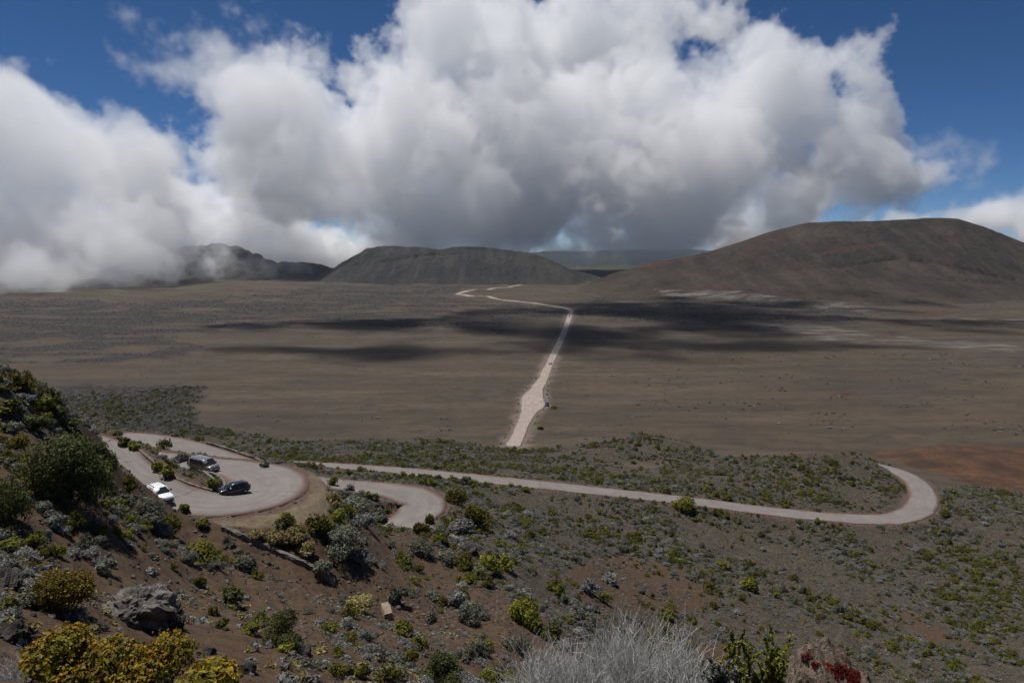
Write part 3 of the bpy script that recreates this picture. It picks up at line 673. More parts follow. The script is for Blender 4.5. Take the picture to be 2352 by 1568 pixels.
def bodyshape(L, W, hood, belt, gc, van=False):
    h = L/2; w = W/2
    if van: return [(-h, gc+.12, belt, w*.90), (-h+.12, gc, belt, w*.97), (-h+.8, gc-.02, belt, w), (0, gc-.02, belt, w), (h-1.25, gc-.02, belt, w), (h-.95, gc-.02, belt-.02, w), (h-.35, gc, hood+.06, w*.98), (h-.12, gc+.02, hood-.06, w*.9), (h, gc+.08, hood-.22, w*.76)]
    return [(-h, gc+.16, belt-.12, w*.80), (-h+.12, gc+.06, belt, w*.92), (-h+.7, gc, belt, w), (0, gc-.02, belt, w), (h-1.45, gc-.02, belt-.01, w), (h-1.1, gc, hood+.04, w), (h-.45, gc, hood, w*.97), (h-.14, gc+.04, hood-.10, w*.88), (h, gc+.10, hood-.24, w*.72)]
def on_road(px, py, z, dz=.05): p = atz(px, py, z); p[2] = z + dz; return p
def head(dx, dy): return math.atan2(dy, dx)
def road_z(C, p):
    k = ((C[:,:2]-p[:2])**2).sum(1).argmin(); p[2] = C[k,2]+.04; return p
p = road_z(RD_MAIN, on_road(367, 1134, 66.7)); car('parked_suv', p, head(.72, -.69), 'white sport utility car with roof rails heading down to the hairpin', 'white', 4.6, 1.86, 1.66, bodyshape(4.6, 1.86, 1.0, 1.06, .26), (-2.1, -1.75, .35, 1.1, 1.06), 2.7, .36, rails=True)
bpy.data.objects['parked_suv'].name = 'white_car'
p = road_z(RD_MAIN, on_road(470, 1079, 62.8)); car('passenger_van', p, head(.86, -.50), 'dark grey passenger van driving into the hairpin beside the stone parapet', 'anthracite', 5.0, 1.95, 1.97, bodyshape(5.0, 1.95, 1.12, 1.18, .28, True), (-2.42, -2.3, .95, 1.72, 1.16), 3.1, .34, van=True)
p = road_z(RD_MAIN, on_road(536, 1124, 65)); car('hatchback_car', p, head(-.80, -.60), 'small black hatchback rounding the inside of the hairpin', 'black', 3.95, 1.7, 1.5, bodyshape(3.95, 1.7, .93, .98, .22), (-1.85, -1.35, .25, 1.0, .98), 2.5, .32)
def far_car(name, px, py, hd, label, paint, van=False):
    q = hit(px, py, 200); q[2] += .23
    if van: car(name, q, hd, label, paint, 4.6, 2.0, 2.1, bodyshape(4.6, 2.0, 1.1, 1.2, .28, True), (-2.2, -2.1, .9, 1.6, 1.18), 2.9, .34, van=True, simple=False)
    else: car(name, q, hd, label, paint, 4.3, 1.8, 1.6, bodyshape(4.3, 1.8, .98, 1.02, .25), (-2.0, -1.6, .3, 1.05, 1.02), 2.6, .34, simple=True)
far_car('camper_van', 1256, 931, head(.1, -1), 'dark blue van parked at the edge of the cinder track by a yellow shrub', 'blue', True)
far_car('distant_car', 1264, 837, head(-.35, 1), 'pale car raising dust on the cinder track, nearest of the moving ones', 'silver')
far_car('distant_car', 1286, 780, head(-.3, -1), 'tiny white car on the shaded stretch of the cinder track', 'white')
far_car('distant_car', 1308, 728, head(-.2, -1), 'tiny dark car at the far bend of the cinder track', 'black')
far_car('distant_car', 1158, 693, head(-1, .3), 'tiny white car on the far crossing leg of the cinder track', 'white')
print('cars', round(time.time()-T_START, 1))

# ------------------------------------------------------------------ plants
def leaf_quads(P, N, size, aspect, rs, curl=.0):
    """one rhombic leaf at each point P with normal about N"""
    n = len(P); a = rs.randn(n, 3); N = N/np.linalg.norm(N, axis=1)[:,None]
    a = a - (a*N).sum(1)[:,None]*N; a /= np.linalg.norm(a, axis=1)[:,None]; b = np.cross(N, a)
    s = (size*(.55+.9*rs.rand(n)))[:,None]
    V = np.stack([P-a*s*aspect*.5, P-b*s*.5+N*s*curl, P+a*s*aspect*.5, P+b*s*.5+N*s*curl], 1).reshape(-1,3)
    return V, np.arange(4*n).reshape(n,4)
def tubes(lines, sides=3):
    """lines: list of (points (k,3), r0, r1)"""
    VV = []; FF = []; base = 0; TT = []
    for pts, r0, r1 in lines:
        pts = np.asarray(pts, float); k = len(pts); t = np.gradient(pts, axis=0); t /= np.linalg.norm(t, axis=1)[:,None]+1e-9
        ref = np.array([.3,.9,.1]); u = np.cross(t, ref); u /= np.linalg.norm(u, axis=1)[:,None]+1e-9; v = np.cross(t, u)
        r = np.linspace(r0, r1, k)[:,None]
        ring = np.stack([pts + r*(u*math.cos(2*math.pi*i/sides)+v*math.sin(2*math.pi*i/sides)) for i in range(sides)], 1)
        VV.append(ring.reshape(-1,3)); id_ = np.arange(k*sides).reshape(k, sides)+base
        FF.append(np.stack([id_[:-1], np.roll(id_[:-1], -1, 1), np.roll(id_[1:], -1, 1), id_[1:]], -1).reshape(-1,4)); base += k*sides
        TT.append(np.repeat(np.full(k, (hash((round(pts[0,0],3), round(pts[-1,0],3))) % 100)/100.), sides))
    return np.vstack(VV), np.vstack(FF), np.concatenate(TT)
def lobes_for(rs, k, flat):
    L = []
    for i in range(k):
        a = rs.rand()*6.28; r = .34*math.sqrt(rs.rand()); rad = .16+.16*rs.rand()
        z = flat*(.35+.5*rs.rand())*(1-.7*(r/.36)**2)
        L.append((r*math.cos(a), r*math.sin(a), max(z, rad*.5), rad))
    return L
def shrub_geo(seed, n, leaf, k=6, flat=.75, aspect=1.8, open_=.25):
    """leaf faces of a bush about 1 m across standing on the origin, and its stems"""
    rs = np.random.RandomState(seed); L = lobes_for(rs, k, flat); P = []; N = []; Tn = []
    wsum = np.array([l[3]**2 for l in L]); cnt = (n*wsum/wsum.sum()).astype(int)+1
    for (x, y, z, r), c in zip(L, cnt):
        d = rs.randn(c, 3); d[:,2] = np.where(d[:,2] < -.35, -d[:,2]*.6, d[:,2]); d /= np.linalg.norm(d, axis=1)[:,None]
        rr = r*(1-open_*rs.rand(c)**1.5)*(1+.16*np.sin(d[:,0]*7+seed)*np.cos(d[:,1]*6+x*9)*1.2)
        p = np.array([x, y, z]) + d*rr[:,None]*np.array([1,1,.85])
        # tufts: pull leaves to a few twig ends
        tw = rs.randint(0, max(3, c//14), c); jit = rs.randn(max(3, c//14), 3)*.035; p = p + jit[tw]
        p[:,2] = np.maximum(p[:,2], .015+.03*rs.rand(c))
        P.append(p); N.append(d + rs.randn(c,3)*.55 + np.array([0,0,.25])); Tn.append(np.clip(.5+.28*rs.randn(c)+.12*rs.randn(), 0, 1))
    P = np.vstack(P); N = np.vstack(N); tn = np.concatenate(Tn)
    V, Fq = leaf_quads(P, N, leaf, aspect, rs, .12)
    st = []
    for (x, y, z, r) in L:
        b = np.array([x*.15, y*.15, -.08]); e = np.array([x, y, z+r*.3]); m_ = (b+e)/2 + rs.randn(3)*.04 + np.array([x,y,0])*.15
        st.append((np.array([b, (b+m_)/2, m_, (m_+e)/2, e]), .016, .005))
        for _ in range(2):
            e2 = np.array([x, y, z]) + rs.randn(3)*r*.6; e2[2] = abs(e2[2]); st.append((np.array([m_, (m_+e2)/2+rs.randn(3)*.02, e2]), .008, .003))
    SV, SF, _ = tubes(st)
    return V, Fq, np.repeat(tn, 4), SV, SF, P
def shrub_single(name, seed, n, leaf, mat, **kw):
    V, Fq, tn, SV, SF, _ = shrub_geo(seed, n, leaf, **kw)
    me = np_mesh(name, np.vstack([V, SV]), np.vstack([Fq, SF+len(V)]), [mat, M['bark']])
    mi = np.zeros(len(Fq)+len(SF), np.int32); mi[len(Fq):] = 1; me.polygons.foreach_set('material_index', mi)
    fattr(me, 'tint', np.concatenate([tn, np.zeros(len(SV))])); return me
def shrub_hero(name, px, py, wpx, hr, kind, label, cat='shrub', leafpx=3.2, group=None, dens=1., seed=0, flowers=None, dmax=2500., k=None, sink=.0):
    p = hit(px, py, 3., dmax); d = math.hypot(p[0], p[1]); w_ = wpx/F*p[1]
    # leaf size: natural 3 to 9 cm, larger only as sprays of leaves on distant bushes
    leaf = min(max(leafpx/F*p[1]*1.0, .03), .34*w_/1.2); n = int(np.clip(dens*5.5*(w_/leaf)**2, 300, 26000))
    kk = k or int(np.clip(5+w_*1.2, 6, 16))
    V, Fq, tn, SV, SF, P = shrub_geo(seed or (int(px*13+py*7) % 9973), n, leaf/w_, kk, .75)
    zmax = V[:,2].max(); wid = (V[:,0].max()-V[:,0].min()); s = np.array([1/wid, 1/wid, hr/zmax])*w_
    t = empty(name, (p[0], p[1], p[2]-.05*w_*(1+sink))); tag(t, label, cat, group)
    me = np_mesh('foliage', V*s, Fq, M[kind]); fattr(me, 'tint', tn); link('foliage', me, t)
    sv = SV*s; me = np_mesh('stems', sv, SF, M['bark']); link('stems', me, t)
    if flowers:
        rs = np.random.RandomState(5+int(px)); top = P[:,2] > np.quantile(P[:,2], .35)
        out = P[top]; pick = out[rs.rand(len(out)) < flowers]
        # clustered: keep flowers where a slow pattern is high
        kp = np.sin(pick[:,0]*11+px)+np.cos(pick[:,1]*13)+np.sin(pick[:,2]*17) > -.4; pick = pick[kp]
        if len(pick):
            V2, F2 = leaf_quads(pick*s + np.array([0,0,.02]), rs.randn(len(pick),3)*.6+np.array([0,-.3,.9]), leaf*.95, 1.2, rs, .15)
            me = np_mesh('flowers', V2, F2, M['gold']); fattr(me, 'tint', np.repeat(rs.rand(len(pick)), 4)); link('flowers', me, t)['kind'] = 'stuff'
    return t
G_SL = 'bushes on the near slope'
HERO = [ # px, py of foot, width, height ratio, leaf, words
 (44,900,64,.8,'goldleaf','round orange-tinged bush at the top of the left hillside'), (12,896,50,.7,'greygreen','blue-grey round bush at the left edge beside the orange-tinged bush'),
 (78,912,40,.8,'olive','olive bush just right of the orange-tinged hilltop bush'), (60,928,56,.55,'silver','pale grey bush below the hilltop bushes on the left'), (20,950,66,.6,'olive','wide olive bush at the left edge of the hillside'),
 (98,940,48,.8,'olive','olive bush on the skyline of the left hillside'), (125,962,50,.75,'dark','dark bush on the skyline of the left hillside'), (22,990,56,.5,'greygreen','grey-green bush at the left edge above the round gold bush'),
 (80,990,74,.6,'dark','dark low bush on the left hillside above the big tree heath'), (43,1032,56,.8,'goldleaf','round gold-green bush at the left beside the big tree heath'), (165,985,50,.6,'dark','dark bush on the hillside behind the big tree heath'),
 (150,1148,205,.92,'dark','big dark green tree heath on the left hillside above the road'), (226,1085,84,.95,'dark','dark bush at the right edge of the hillside by the road'), (118,1118,52,.8,'olive','olive bush at the foot of the big tree heath'), (70,1108,44,.7,'olive','small olive bush left of the tree heath foot'),
 (18,1200,118,.95,'dark','dark olive bush cut off by the left edge'), (296,1125,44,.9,'olive','olive bush left of the white car'), (330,1198,112,.6,'greygreen','wide grey-green clump in front of the white car'), (300,1168,64,.7,'greygreen','grey-green bush above the clump by the white car'), (358,1226,74,.6,'silver','silvery bush below the clump by the white car'),
 (385,1226,62,.85,'olive','round yellow-olive bush below the white car'), (424,1178,34,.8,'olive','small olive bush at the road edge right of the white car'), (466,1208,30,.7,'olive','small olive bush on the gravel bank below the hairpin'),
 (127,1208,50,.7,'silver','grey bush on bare soil below the tree heath'), (158,1214,40,.9,'olive','small olive bush beside the grey bush below the tree heath'), (196,1258,50,.8,'greygreen','grey bush midway down the brown slope at left'), (110,1248,34,1.1,'silver','thin grey bush on the brown slope near the left edge'),
 (300,1258,30,.6,'silver','small grey tuft on the brown slope below the white car'), (348,1318,30,.7,'silver','small grey tuft above the big boulder'), (240,1312,50,.7,'greygreen','grey bush left above the big boulder'),
 (466,1288,92,.55,'olive','spreading olive bush above the stone wall on the slope'), (460,1346,34,.8,'olive','small olive bush in the middle of the gravelly slope'), (553,1308,74,.55,'greygreen','mixed grey bush just below the upper end of the stone wall'), (590,1330,36,.7,'olive','small olive bush below the stone wall'),
 (525,1388,64,.75,'dark','dark bush on the gravelly slope right of the boulder'), (490,1412,28,.9,'olive','little olive bush right of the boulder'), (512,1442,34,.7,'dark','dark little bush right of the golden bush'),
 (650,1482,122,.85,'dark','large fresh green bush on the slope at bottom left of centre'), (580,1458,50,.8,'olive','olive bush beside the large fresh green bush'), (662,1494,46,.6,'lime','bright yellow-green bush in front of the large green bush'),
 (766,1160,44,.8,'straw','straw coloured tussock at the right end of the lay-by'), (806,1172,72,.5,'greygreen','grey-green bush right of the lay-by'), (872,1192,52,.6,'greygreen','grey-green bush in front of the smaller hairpin'), (838,1204,54,.6,'silver','silver bush on the slope right of the lay-by'),
 (1050,1152,66,.6,'olive','green bush at the right tip of the smaller hairpin'), (1094,1212,74,.9,'olive','dark olive bush on the slope right of the smaller hairpin'), (1032,1212,30,1.,'olive','round olive bush by the overgrown wall'), (966,1228,44,.8,'olive','olive bush at the left end of the overgrown wall'), (988,1200,26,.9,'olive','small olive bush above the overgrown wall'),
 (1066,1228,76,.6,'silver','silver bush behind the overgrown wall'), (1010,1248,34,.9,'olive','olive bush in front of the overgrown wall'), (782,1258,112,.6,'greygreen','broad grey-green bush below the lay-by'), (826,1288,54,.7,'silver','silver bush below the broad grey-green one'),
 (962,1268,76,.55,'greygreen','grey-green bush mid slope below the overgrown wall'), (1026,1288,54,.55,'greygreen','low grey bush right of mid slope'), (1066,1302,56,.75,'olive','olive bush right of the low grey bush on mid slope'), (1122,1308,64,.7,'lime','yellow-green bush on the shrubby slope'), (1164,1308,44,1.,'lime','upright bright lime bush on the shrubby slope'),
 (1122,1348,34,1.,'olive','upright olive bush below the lime bush'), (1106,1322,56,.5,'greygreen','grey bush between the lime and upright olive bushes'), (1050,1388,60,.7,'silver','silver bush on the lower brown slope'), (1078,1432,66,.8,'greygreen','dark grey-green bush on the lower brown slope'),
 (1206,1428,80,.85,'lime','large yellow-green bush at the foot of the brown slope'), (1230,1446,50,.7,'olive','olive bush in front of the large yellow-green bush'), (1186,1502,80,.75,'greygreen','round grey-green bush left of the bleached brush'), (1102,1502,56,.7,'greygreen','grey-green bush at bottom centre of the slope'),
 (1270,1468,66,.85,'dark','dark green bush above the bleached brush'), (1298,1488,50,.6,'silver','silver bush touching the top of the bleached brush'), (1018,1572,124,.8,'dark','bright dark green bush at the bottom edge left of the bleached brush'), (1122,1580,80,.75,'olive','olive bush at the bottom edge left of the bleached brush'),
 (962,1492,54,.8,'olive','olive bush above the bottom edge green bush'), (924,1458,52,.7,'olive','olive bush below the pale broken block'), (910,1532,54,.7,'greygreen','grey olive bush on the sand near the bottom centre'), (838,1558,42,1.,'olive','small upright olive bush on sand at the bottom'), (894,1548,48,.6,'silver','silver bush on sand at the bottom'),
 (838,1468,66,.5,'silver','silver bush left of the olive bush below the pale block'), (798,1438,50,.5,'silver','low silver bush on the sandy lower slope'), (914,1388,56,.9,'greygreen','grey-green bush right of the pale broken block'), (740,1312,50,.75,'greygreen','grey-green bush at the lower end of the stone wall'), (820,1402,78,.5,'straw','yellow dry grass patch left of the pale block'),
 (1354,1362,54,.8,'silver','silver bush on the bare brown hollow'), (1286,1368,34,1.1,'olive','upright olive bush at the edge of the bare brown hollow'), (1398,1337,46,.6,'silver','flat silver bush behind the bare brown hollow'),
 (642,1248,66,.6,'straw','straw coloured tussock on the near edge of the lay-by'), (674,1242,54,.7,'straw','yellow tussock right of the lay-by edge tussock'), (706,1268,56,.55,'straw','low straw tussock below the lay-by'), (584,1232,44,.5,'straw','pale tussock above the stone wall'), (778,1206,50,.9,'lime','yellow-green broom at the right end of the lay-by'), (745,1222,44,.8,'lime','yellow-green broom below the lay-by'),
 (285,1024,30,.8,'olive','olive bush at the far left of the road island'), (307,1034,32,.8,'lime','yellow bush at the far left of the road island'), (418,1062,44,.65,'greygreen','grey-green bush on the island left of the van'), (361,1081,28,1.,'olive','olive bush on the near side of the island'), (386,1097,34,1.,'lime','bright green bush on the near side of the island'), (444,1068,26,.8,'olive','olive bush on the island touching the van'), (492,1124,28,1.1,'olive','olive bush at the island tip by the black car'), (500,1112,34,.6,'greygreen','grey-green bush behind the black car'),
 (609,1074,26,.9,'greygreen','grey bush between the parapet and the straight road'), (764,1114,26,.9,'olive','olive bush behind the lay-by'), (1574,1168,66,.5,'olive','wide olive bush against the near edge of the straight road'), (1718,1352,46,.7,'lime','yellow-green bush standing out on the scrub flat'), (1658,1302,46,.4,'lime','flat yellow-green patch of bush on the scrub flat'), (1068,1112,24,.9,'greygreen','dark bush overlapping the straight road'), (862,1146,28,.6,'dark','dark bush inside the smaller hairpin'), (835,1138,28,.6,'greygreen','grey bush on the inner bank of the smaller hairpin'), (800,1126,28,.6,'silver','silver bush on the inner bank of the smaller hairpin'), (1178,1040,22,.6,'olive','olive bush at the near end of the cinder track, left'), (1204,1040,24,.6,'olive','olive bush at the near end of the cinder track, right'),
]
for i, (px, py, wpx, hr, kd, lab) in enumerate(HERO):
    shrub_hero('tree_heath' if 'tree heath on' in lab else ('tussock' if kd == 'straw' else 'bush'), px, py, wpx, hr, kd, lab, 'tussock' if kd == 'straw' else ('grass patch' if 'grass' in lab else 'shrub'), 3.7 if wpx < 110 else 3.4, G_SL)
# golden flowering bushes in the bottom left corner
for px, py, wpx, hr, kd, lab, fl in ((150,1404,175,.75,'goldleaf','olive-gold bush left of the big boulder', .12), (175,1575,235,.75,'goldleaf','golden flowering bush at the bottom left, leftmost lobe', .5), (320,1590,270,.66,'goldleaf','golden flowering bush at the bottom left, largest middle one', .5), (462,1612,190,.62,'goldleaf','golden flowering bush at the bottom left, rightmost one', .4)):
    shrub_hero('flowering_bush', px, py, wpx, hr, kd, lab, 'bush', 3.7, 'golden bushes in the foreground', 1.0, flowers=fl*.8)
print('hero', round(time.time()-T_START, 1))

# bleached dead brush: dense upright twigs
def brush(name, base, rad, height, n, label, mat='twig', seed=1, lean=(0,0), thick=.0035, cat='dead bush'):
    rs = np.random.RandomState(seed); big = []; fine = []; nc = max(3, n//38)
    for c in range(nc):
        a = rs.rand()*6.28; r = rad*.85*math.sqrt(rs.rand()); c0 = np.array([math.cos(a)*r, math.sin(a)*r, 0]); ch = height*(1-.5*(r/rad)**2)*(.60+.32*rs.rand())
        ax = np.array([c0[0]*.35/rad+lean[0]+rs.randn()*.22, c0[1]*.35/rad+lean[1]+rs.randn()*.22, 1.]); 
        for i in range(n//nc):
            b = c0*.6 + rs.randn(3)*[.05,.05,0] + np.array([0,0,-.1]); h = ch*(.55+.45*rs.rand()); d = ax + rs.randn(3)*[.24,.24,.1]
            e = b + d*h/np.linalg.norm(d)*1.05; m_ = (b+e)/2 + rs.randn(3)*[.07,.07,.03]*height
            tt = np.linspace(0,1,7)[:,None]; main = (1-tt)**2*b + 2*tt*(1-tt)*m_ + tt*tt*e + rs.randn(7,3)*.018*height*tt
            (big if i % 3 == 0 else fine).append((main, thick*(2.2 if i % 3 == 0 else 1.3), thick*.6))
            for _ in range(4):
                k = rs.randint(2, 7); s0 = main[k]; d2 = d/np.linalg.norm(d) + rs.randn(3)*.55 + np.array([0,0,.15]); ln = height*(.07+.14*rs.rand())
                q = np.array([s0, s0+d2*ln*.5+rs.randn(3)*.02, s0+d2*ln+rs.randn(3)*.045]); fine.append((q, thick*.9, thick*.4))
    t = empty(name, base); tag(t, label, cat)
    for nm, ls in (('branches', big), ('twigs', fine)):
        V, Fq, tn = tubes(ls); me = np_mesh(nm, V, Fq, M[mat]); fattr(me, 'tint', tn); link(nm, me, t)
    return t
def near(px, d):
    a, _ = ray(px, 1300); x = a*d; return np.array([x, d, float(ground_h(x, d))])
def top_h(b, py): return at(0, py, b[1])[2] - b[2]
for px, d, rad, pyt, n, lab, sd in ((1430, 8.6, .9, 1398, 1300, 'big bleached grey brush of dead twigs at the bottom centre right', 3), (1265, 8.4, .7, 1462, 800, 'lower bleached brush left of the big dead brush', 5), (1545, 8.2, .55, 1452, 560, 'bleached brush right of the big dead brush', 9), (1330, 7.6, .6, 1490, 380, 'front clump of the bleached dead brush', 12)):
    b = near(px, d); brush('dead_bush', b - [0,0,.02], rad, top_h(b, pyt), n, lab, seed=sd, lean=(.12,0))
b = near(1615, 7.2); brush('dead_bush', b, .22, top_h(b, 1478), 40, 'thin bare white twigs between the brush and the spiky plant', seed=21, thick=.004)
b = near(12, 10.5); brush('dead_bush', b, .8, top_h(b, 1478), 500, 'silver dry brush in the bottom left corner', seed=31, lean=(.2,0))
b = near(70, 9.5); brush('dead_bush', b, .55, top_h(b, 1530), 300, 'silver dry brush under the golden bush at the bottom left', seed=33)

# upright plants with needle clad stems
def spiky(name, base, n, height, spread, kind, label, seed, lean=0., leaf=.022, group=None, tipkind=None):
    rs = np.random.RandomState(seed); st = []; P = []; N = []; PT = []
    for i in range(n):
        a = rs.rand()*6.28; r = spread*math.sqrt(rs.rand()); h = height*(.55+.45*rs.rand())*(1-.3*r/spread)
        b = np.array([math.cos(a)*r*.15, math.sin(a)*r*.15, -.05]); e = np.array([math.cos(a)*r+lean*h, math.sin(a)*r, h]); m_ = np.array([e[0]*.8, e[1]*.8, h*.45])
        tt = np.linspace(0,1,9)[:,None]; c = (1-tt)**2*b + 2*tt*(1-tt)*m_ + tt*tt*e; st.append((c, .007, .003))
        subs = [c[4:]]
        for _ in range(4):
            s0 = c[rs.randint(3,8)]; e2 = s0 + np.array([rs.randn()*.07, rs.randn()*.07, .08+.12*rs.rand()])*height*1.3; q = np.array([s0, (s0+e2)/2+[rs.randn()*.01, rs.randn()*.01, .0], e2]); st.append((q, .004, .002)); subs.append(q)
        for q in subs:
            m2 = 80; u = rs.rand(m2)*(len(q)-1); k = np.minimum(u.astype(int), len(q)-2); p = q[k]+(q[k+1]-q[k])*(u-k)[:,None]
            d = rs.randn(m2,3)*[1,1,.4]+[0,0,.5]; d /= np.linalg.norm(d,axis=1)[:,None]
            P.append(p+d*leaf*.55); N.append(np.cross(d, rs.randn(m2,3)))
            PT.append(q[-1] + rs.randn(14,3)*leaf*.6)
    t = empty(name, base); tag(t, label, 'plant', group)
    P = np.vstack(P); V, Fq = leaf_quads(P, np.vstack(N), leaf, 2.2, rs); me = np_mesh('foliage', V, Fq, M[kind]); fattr(me, 'tint', np.repeat(rs.rand(len(P)), 4)); link('foliage', me, t)
    V, Fq, tn = tubes(st); link('stems', np_mesh('stems', V, Fq, M['bark']), t)
    if tipkind:
        P = np.vstack(PT); V, Fq = leaf_quads(P, rs.randn(len(P),3), leaf*.8, 1.5, rs); me = np_mesh('shoot_tips', V, Fq, M[tipkind]); fattr(me, 'tint', np.repeat(rs.rand(len(P)), 4)); link('shoot_tips', me, t)['kind'] = 'stuff'
    return t
b = near(1725, 7.4); spiky('heath_plant', b, 22, top_h(b, 1428), .42, 'lime', 'tall yellow-green heath with needle clad stems at the bottom right', 4, .05, tipkind='greygreen')
b = near(1672, 6.9); spiky('heath_plant', b, 9, top_h(b, 1508), .17, 'silver', 'silver-green upright heath shoot left of the tall heath', 6, leaf=.024, tipkind='greygreen')
b = near(1690, 7.9); spiky('heath_plant', b, 8, top_h(b, 1462), .15, 'goldleaf', 'orange-yellow heath shoot behind the tall heath', 8, tipkind='gold')
b = near(1610, 8.6); shrub_hero('bush', 1600, 1560, 70, .9, 'dark', 'dark green bush peeping out behind the bleached brush', 'shrub', 4.)

# ------------------------------------------------------------------ rocks
def rock_mesh(name, seed, mat, sub=2, jag=.28, flat=.7):
    bm = bmesh.new(); bmesh.ops.create_icosphere(bm, subdivisions=sub, radius=.5)
    rs = np.random.RandomState(seed); pl = rs.randn(9, 3); pl /= np.linalg.norm(pl, axis=1)[:,None]; off = .30+.15*rs.rand(9); o = rs.rand(3)*50
    for v in bm.verts:
        c = np.array(v.co)
        for n_, d in zip(pl, off):
            k = c @ n_
            if k > d: c = c - n_*(k-d)*.85
        f = float(fbm(np.array([c[0]*6+o[0]+c[2]*3]), np.array([c[1]*6+o[1]-c[2]*4]), 1., 5, .6)[0])
        c = c*(1+jag*f); v.co = (c[0], c[1], c[2]*flat)
    me = bpy.data.meshes.new(name); bm.to_mesh(me); bm.free(); me.materials.append(mat); return me
def put_rock(name, px, py, wpx, mat, label, seed, sub=4, hr=.75, sink=.25, cat='boulder', group=None, d=None, jag=.28):
    p = near(px, d) if d else hit(px, py); w_ = wpx/F*p[1]; me = rock_mesh(name, seed, M[mat], sub, jag)
    o = link(name, me, None, (p[0], p[1], p[2]+w_*hr*(.35-sink))); o.scale = (w_, w_, w_*hr/.7); o.rotation_euler = (0,0,seed*1.3); return tag(o, label, cat, group)
put_rock('boulder', 312, 1425, 165, 'greyrock', 'big pale grey boulder behind the golden bushes', 11, 5, .72, .2, jag=.45)
put_rock('boulder', 385, 1440, 90, 'lavarock', 'dark cleft rock on the right side of the big boulder', 15, 5, 1.0, .2, jag=.5)
put_rock('boulder', 30, 1475, 110, 'lavarock', 'dark rough lava rock at the left edge beside the golden bushes', 17, 5, .7, .25, jag=.55)
put_rock('boulder', 14, 1335, 80, 'lavarock', 'dark lava rock at the left edge under the silver bushes', 19, 5, .6, .25, jag=.55)
put_rock('boulder', 170, 1465, 70, 'lavarock', 'dark rock between the lava rock and the big boulder', 23, 4, .7, .25, jag=.5)
for i, (px, py, wp) in enumerate(((1346,1387,26),(1364,1400,30),(1460,1424,32),(1470,1358,30),(1318,1372,20))):
    put_rock('boulder', px, py, wp, 'lavarock', ('dark boulder in the bare hollow, topmost of three','dark boulder in the bare hollow beside the topmost one','dark boulder right of the bleached brush top','grey rock at the right of the bare hollow','small dark rock by the upright olive bush')[i], 40+i, 3)
for i, (px, py, wp) in enumerate(((790,1380,40),(1080,1265,46),(860,1460,24),(700,1500,40),(560,1540,60),(480,1500,40),(760,1330,30),(600,1440,26))):
    put_rock('boulder', px, py, wp, 'lavarock', ('dark rock on the slope under the broad grey-green bush','dark hollowed rock at the end of the overgrown wall','small dark rock near the yellow grass patch','dark rock beside the large fresh green bush','dark rock on the sand at the bottom left of centre','dark rock right of the golden bushes','dark rock at the lower end of the stone wall','small dark rock left of the large green bush')[i], 60+i, 3)
# pale rock with red cushion plants at the bottom right
b = near(1925, 5.9); me = rock_mesh('lichen_rock', 79, M['palerock'], 5, .22); rk = link('lichen_rock', me, None, (b[0], b[1], b[2])); 
rk.scale = (.80, .60, 1.); rk.scale[2] = (at(0, 1466, b[1])[2]-b[2])/.30; tag(rk, 'pale lichened rock with red cushion plants at the bottom right', 'rock')
rs = np.random.RandomState(8); vv = np.array([v.co for v in me.vertices]); sc_ = np.array(rk.scale)
W_ = vv*sc_ + np.array(b); qx, qy = proj(W_[:,0], W_[:,1], W_[:,2])
for j, (cx, cy_, rr, lab) in enumerate(((1852,1506,11,'small red cushion plant at the upper left of the pale rock'), (1872,1526,9,'tiny red cushion plant left on the pale rock'), (1930,1540,17,'largest red cushion plant in the middle of the pale rock'), (1958,1556,17,'red cushion plant at the right of the pale rock'), (1905,1532,10,'red cushion plant beside the largest one on the pale rock'))):
    sel = np.where(((qx-cx)**2+(qy-cy_)**2 < rr*rr) & (W_[:,1] < b[1]+.05))[0]
    if len(sel) < 2: sel = np.argsort((qx-cx)**2+(qy-cy_)**2)[:4]
    n_ = 60*len(sel); P = W_[rs.choice(sel, n_)] + rs.randn(n_,3)*.008 + [0,-.006,.006]; c0 = P.mean(0)
    V, Fq = leaf_quads(P-c0, rs.randn(n_,3)*.7+[0,-.7,.7], .0075, 1.6, rs, .2); me2 = np_mesh('cushion_plant', V, Fq, M['redleaf']); fattr(me2, 'tint', np.repeat(rs.rand(n_), 4))
    tag(link('cushion_plant', me2, None, c0), lab, 'plant', 'red plants on the pale rock')
print('rocks', round(time.time()-T_START, 1))

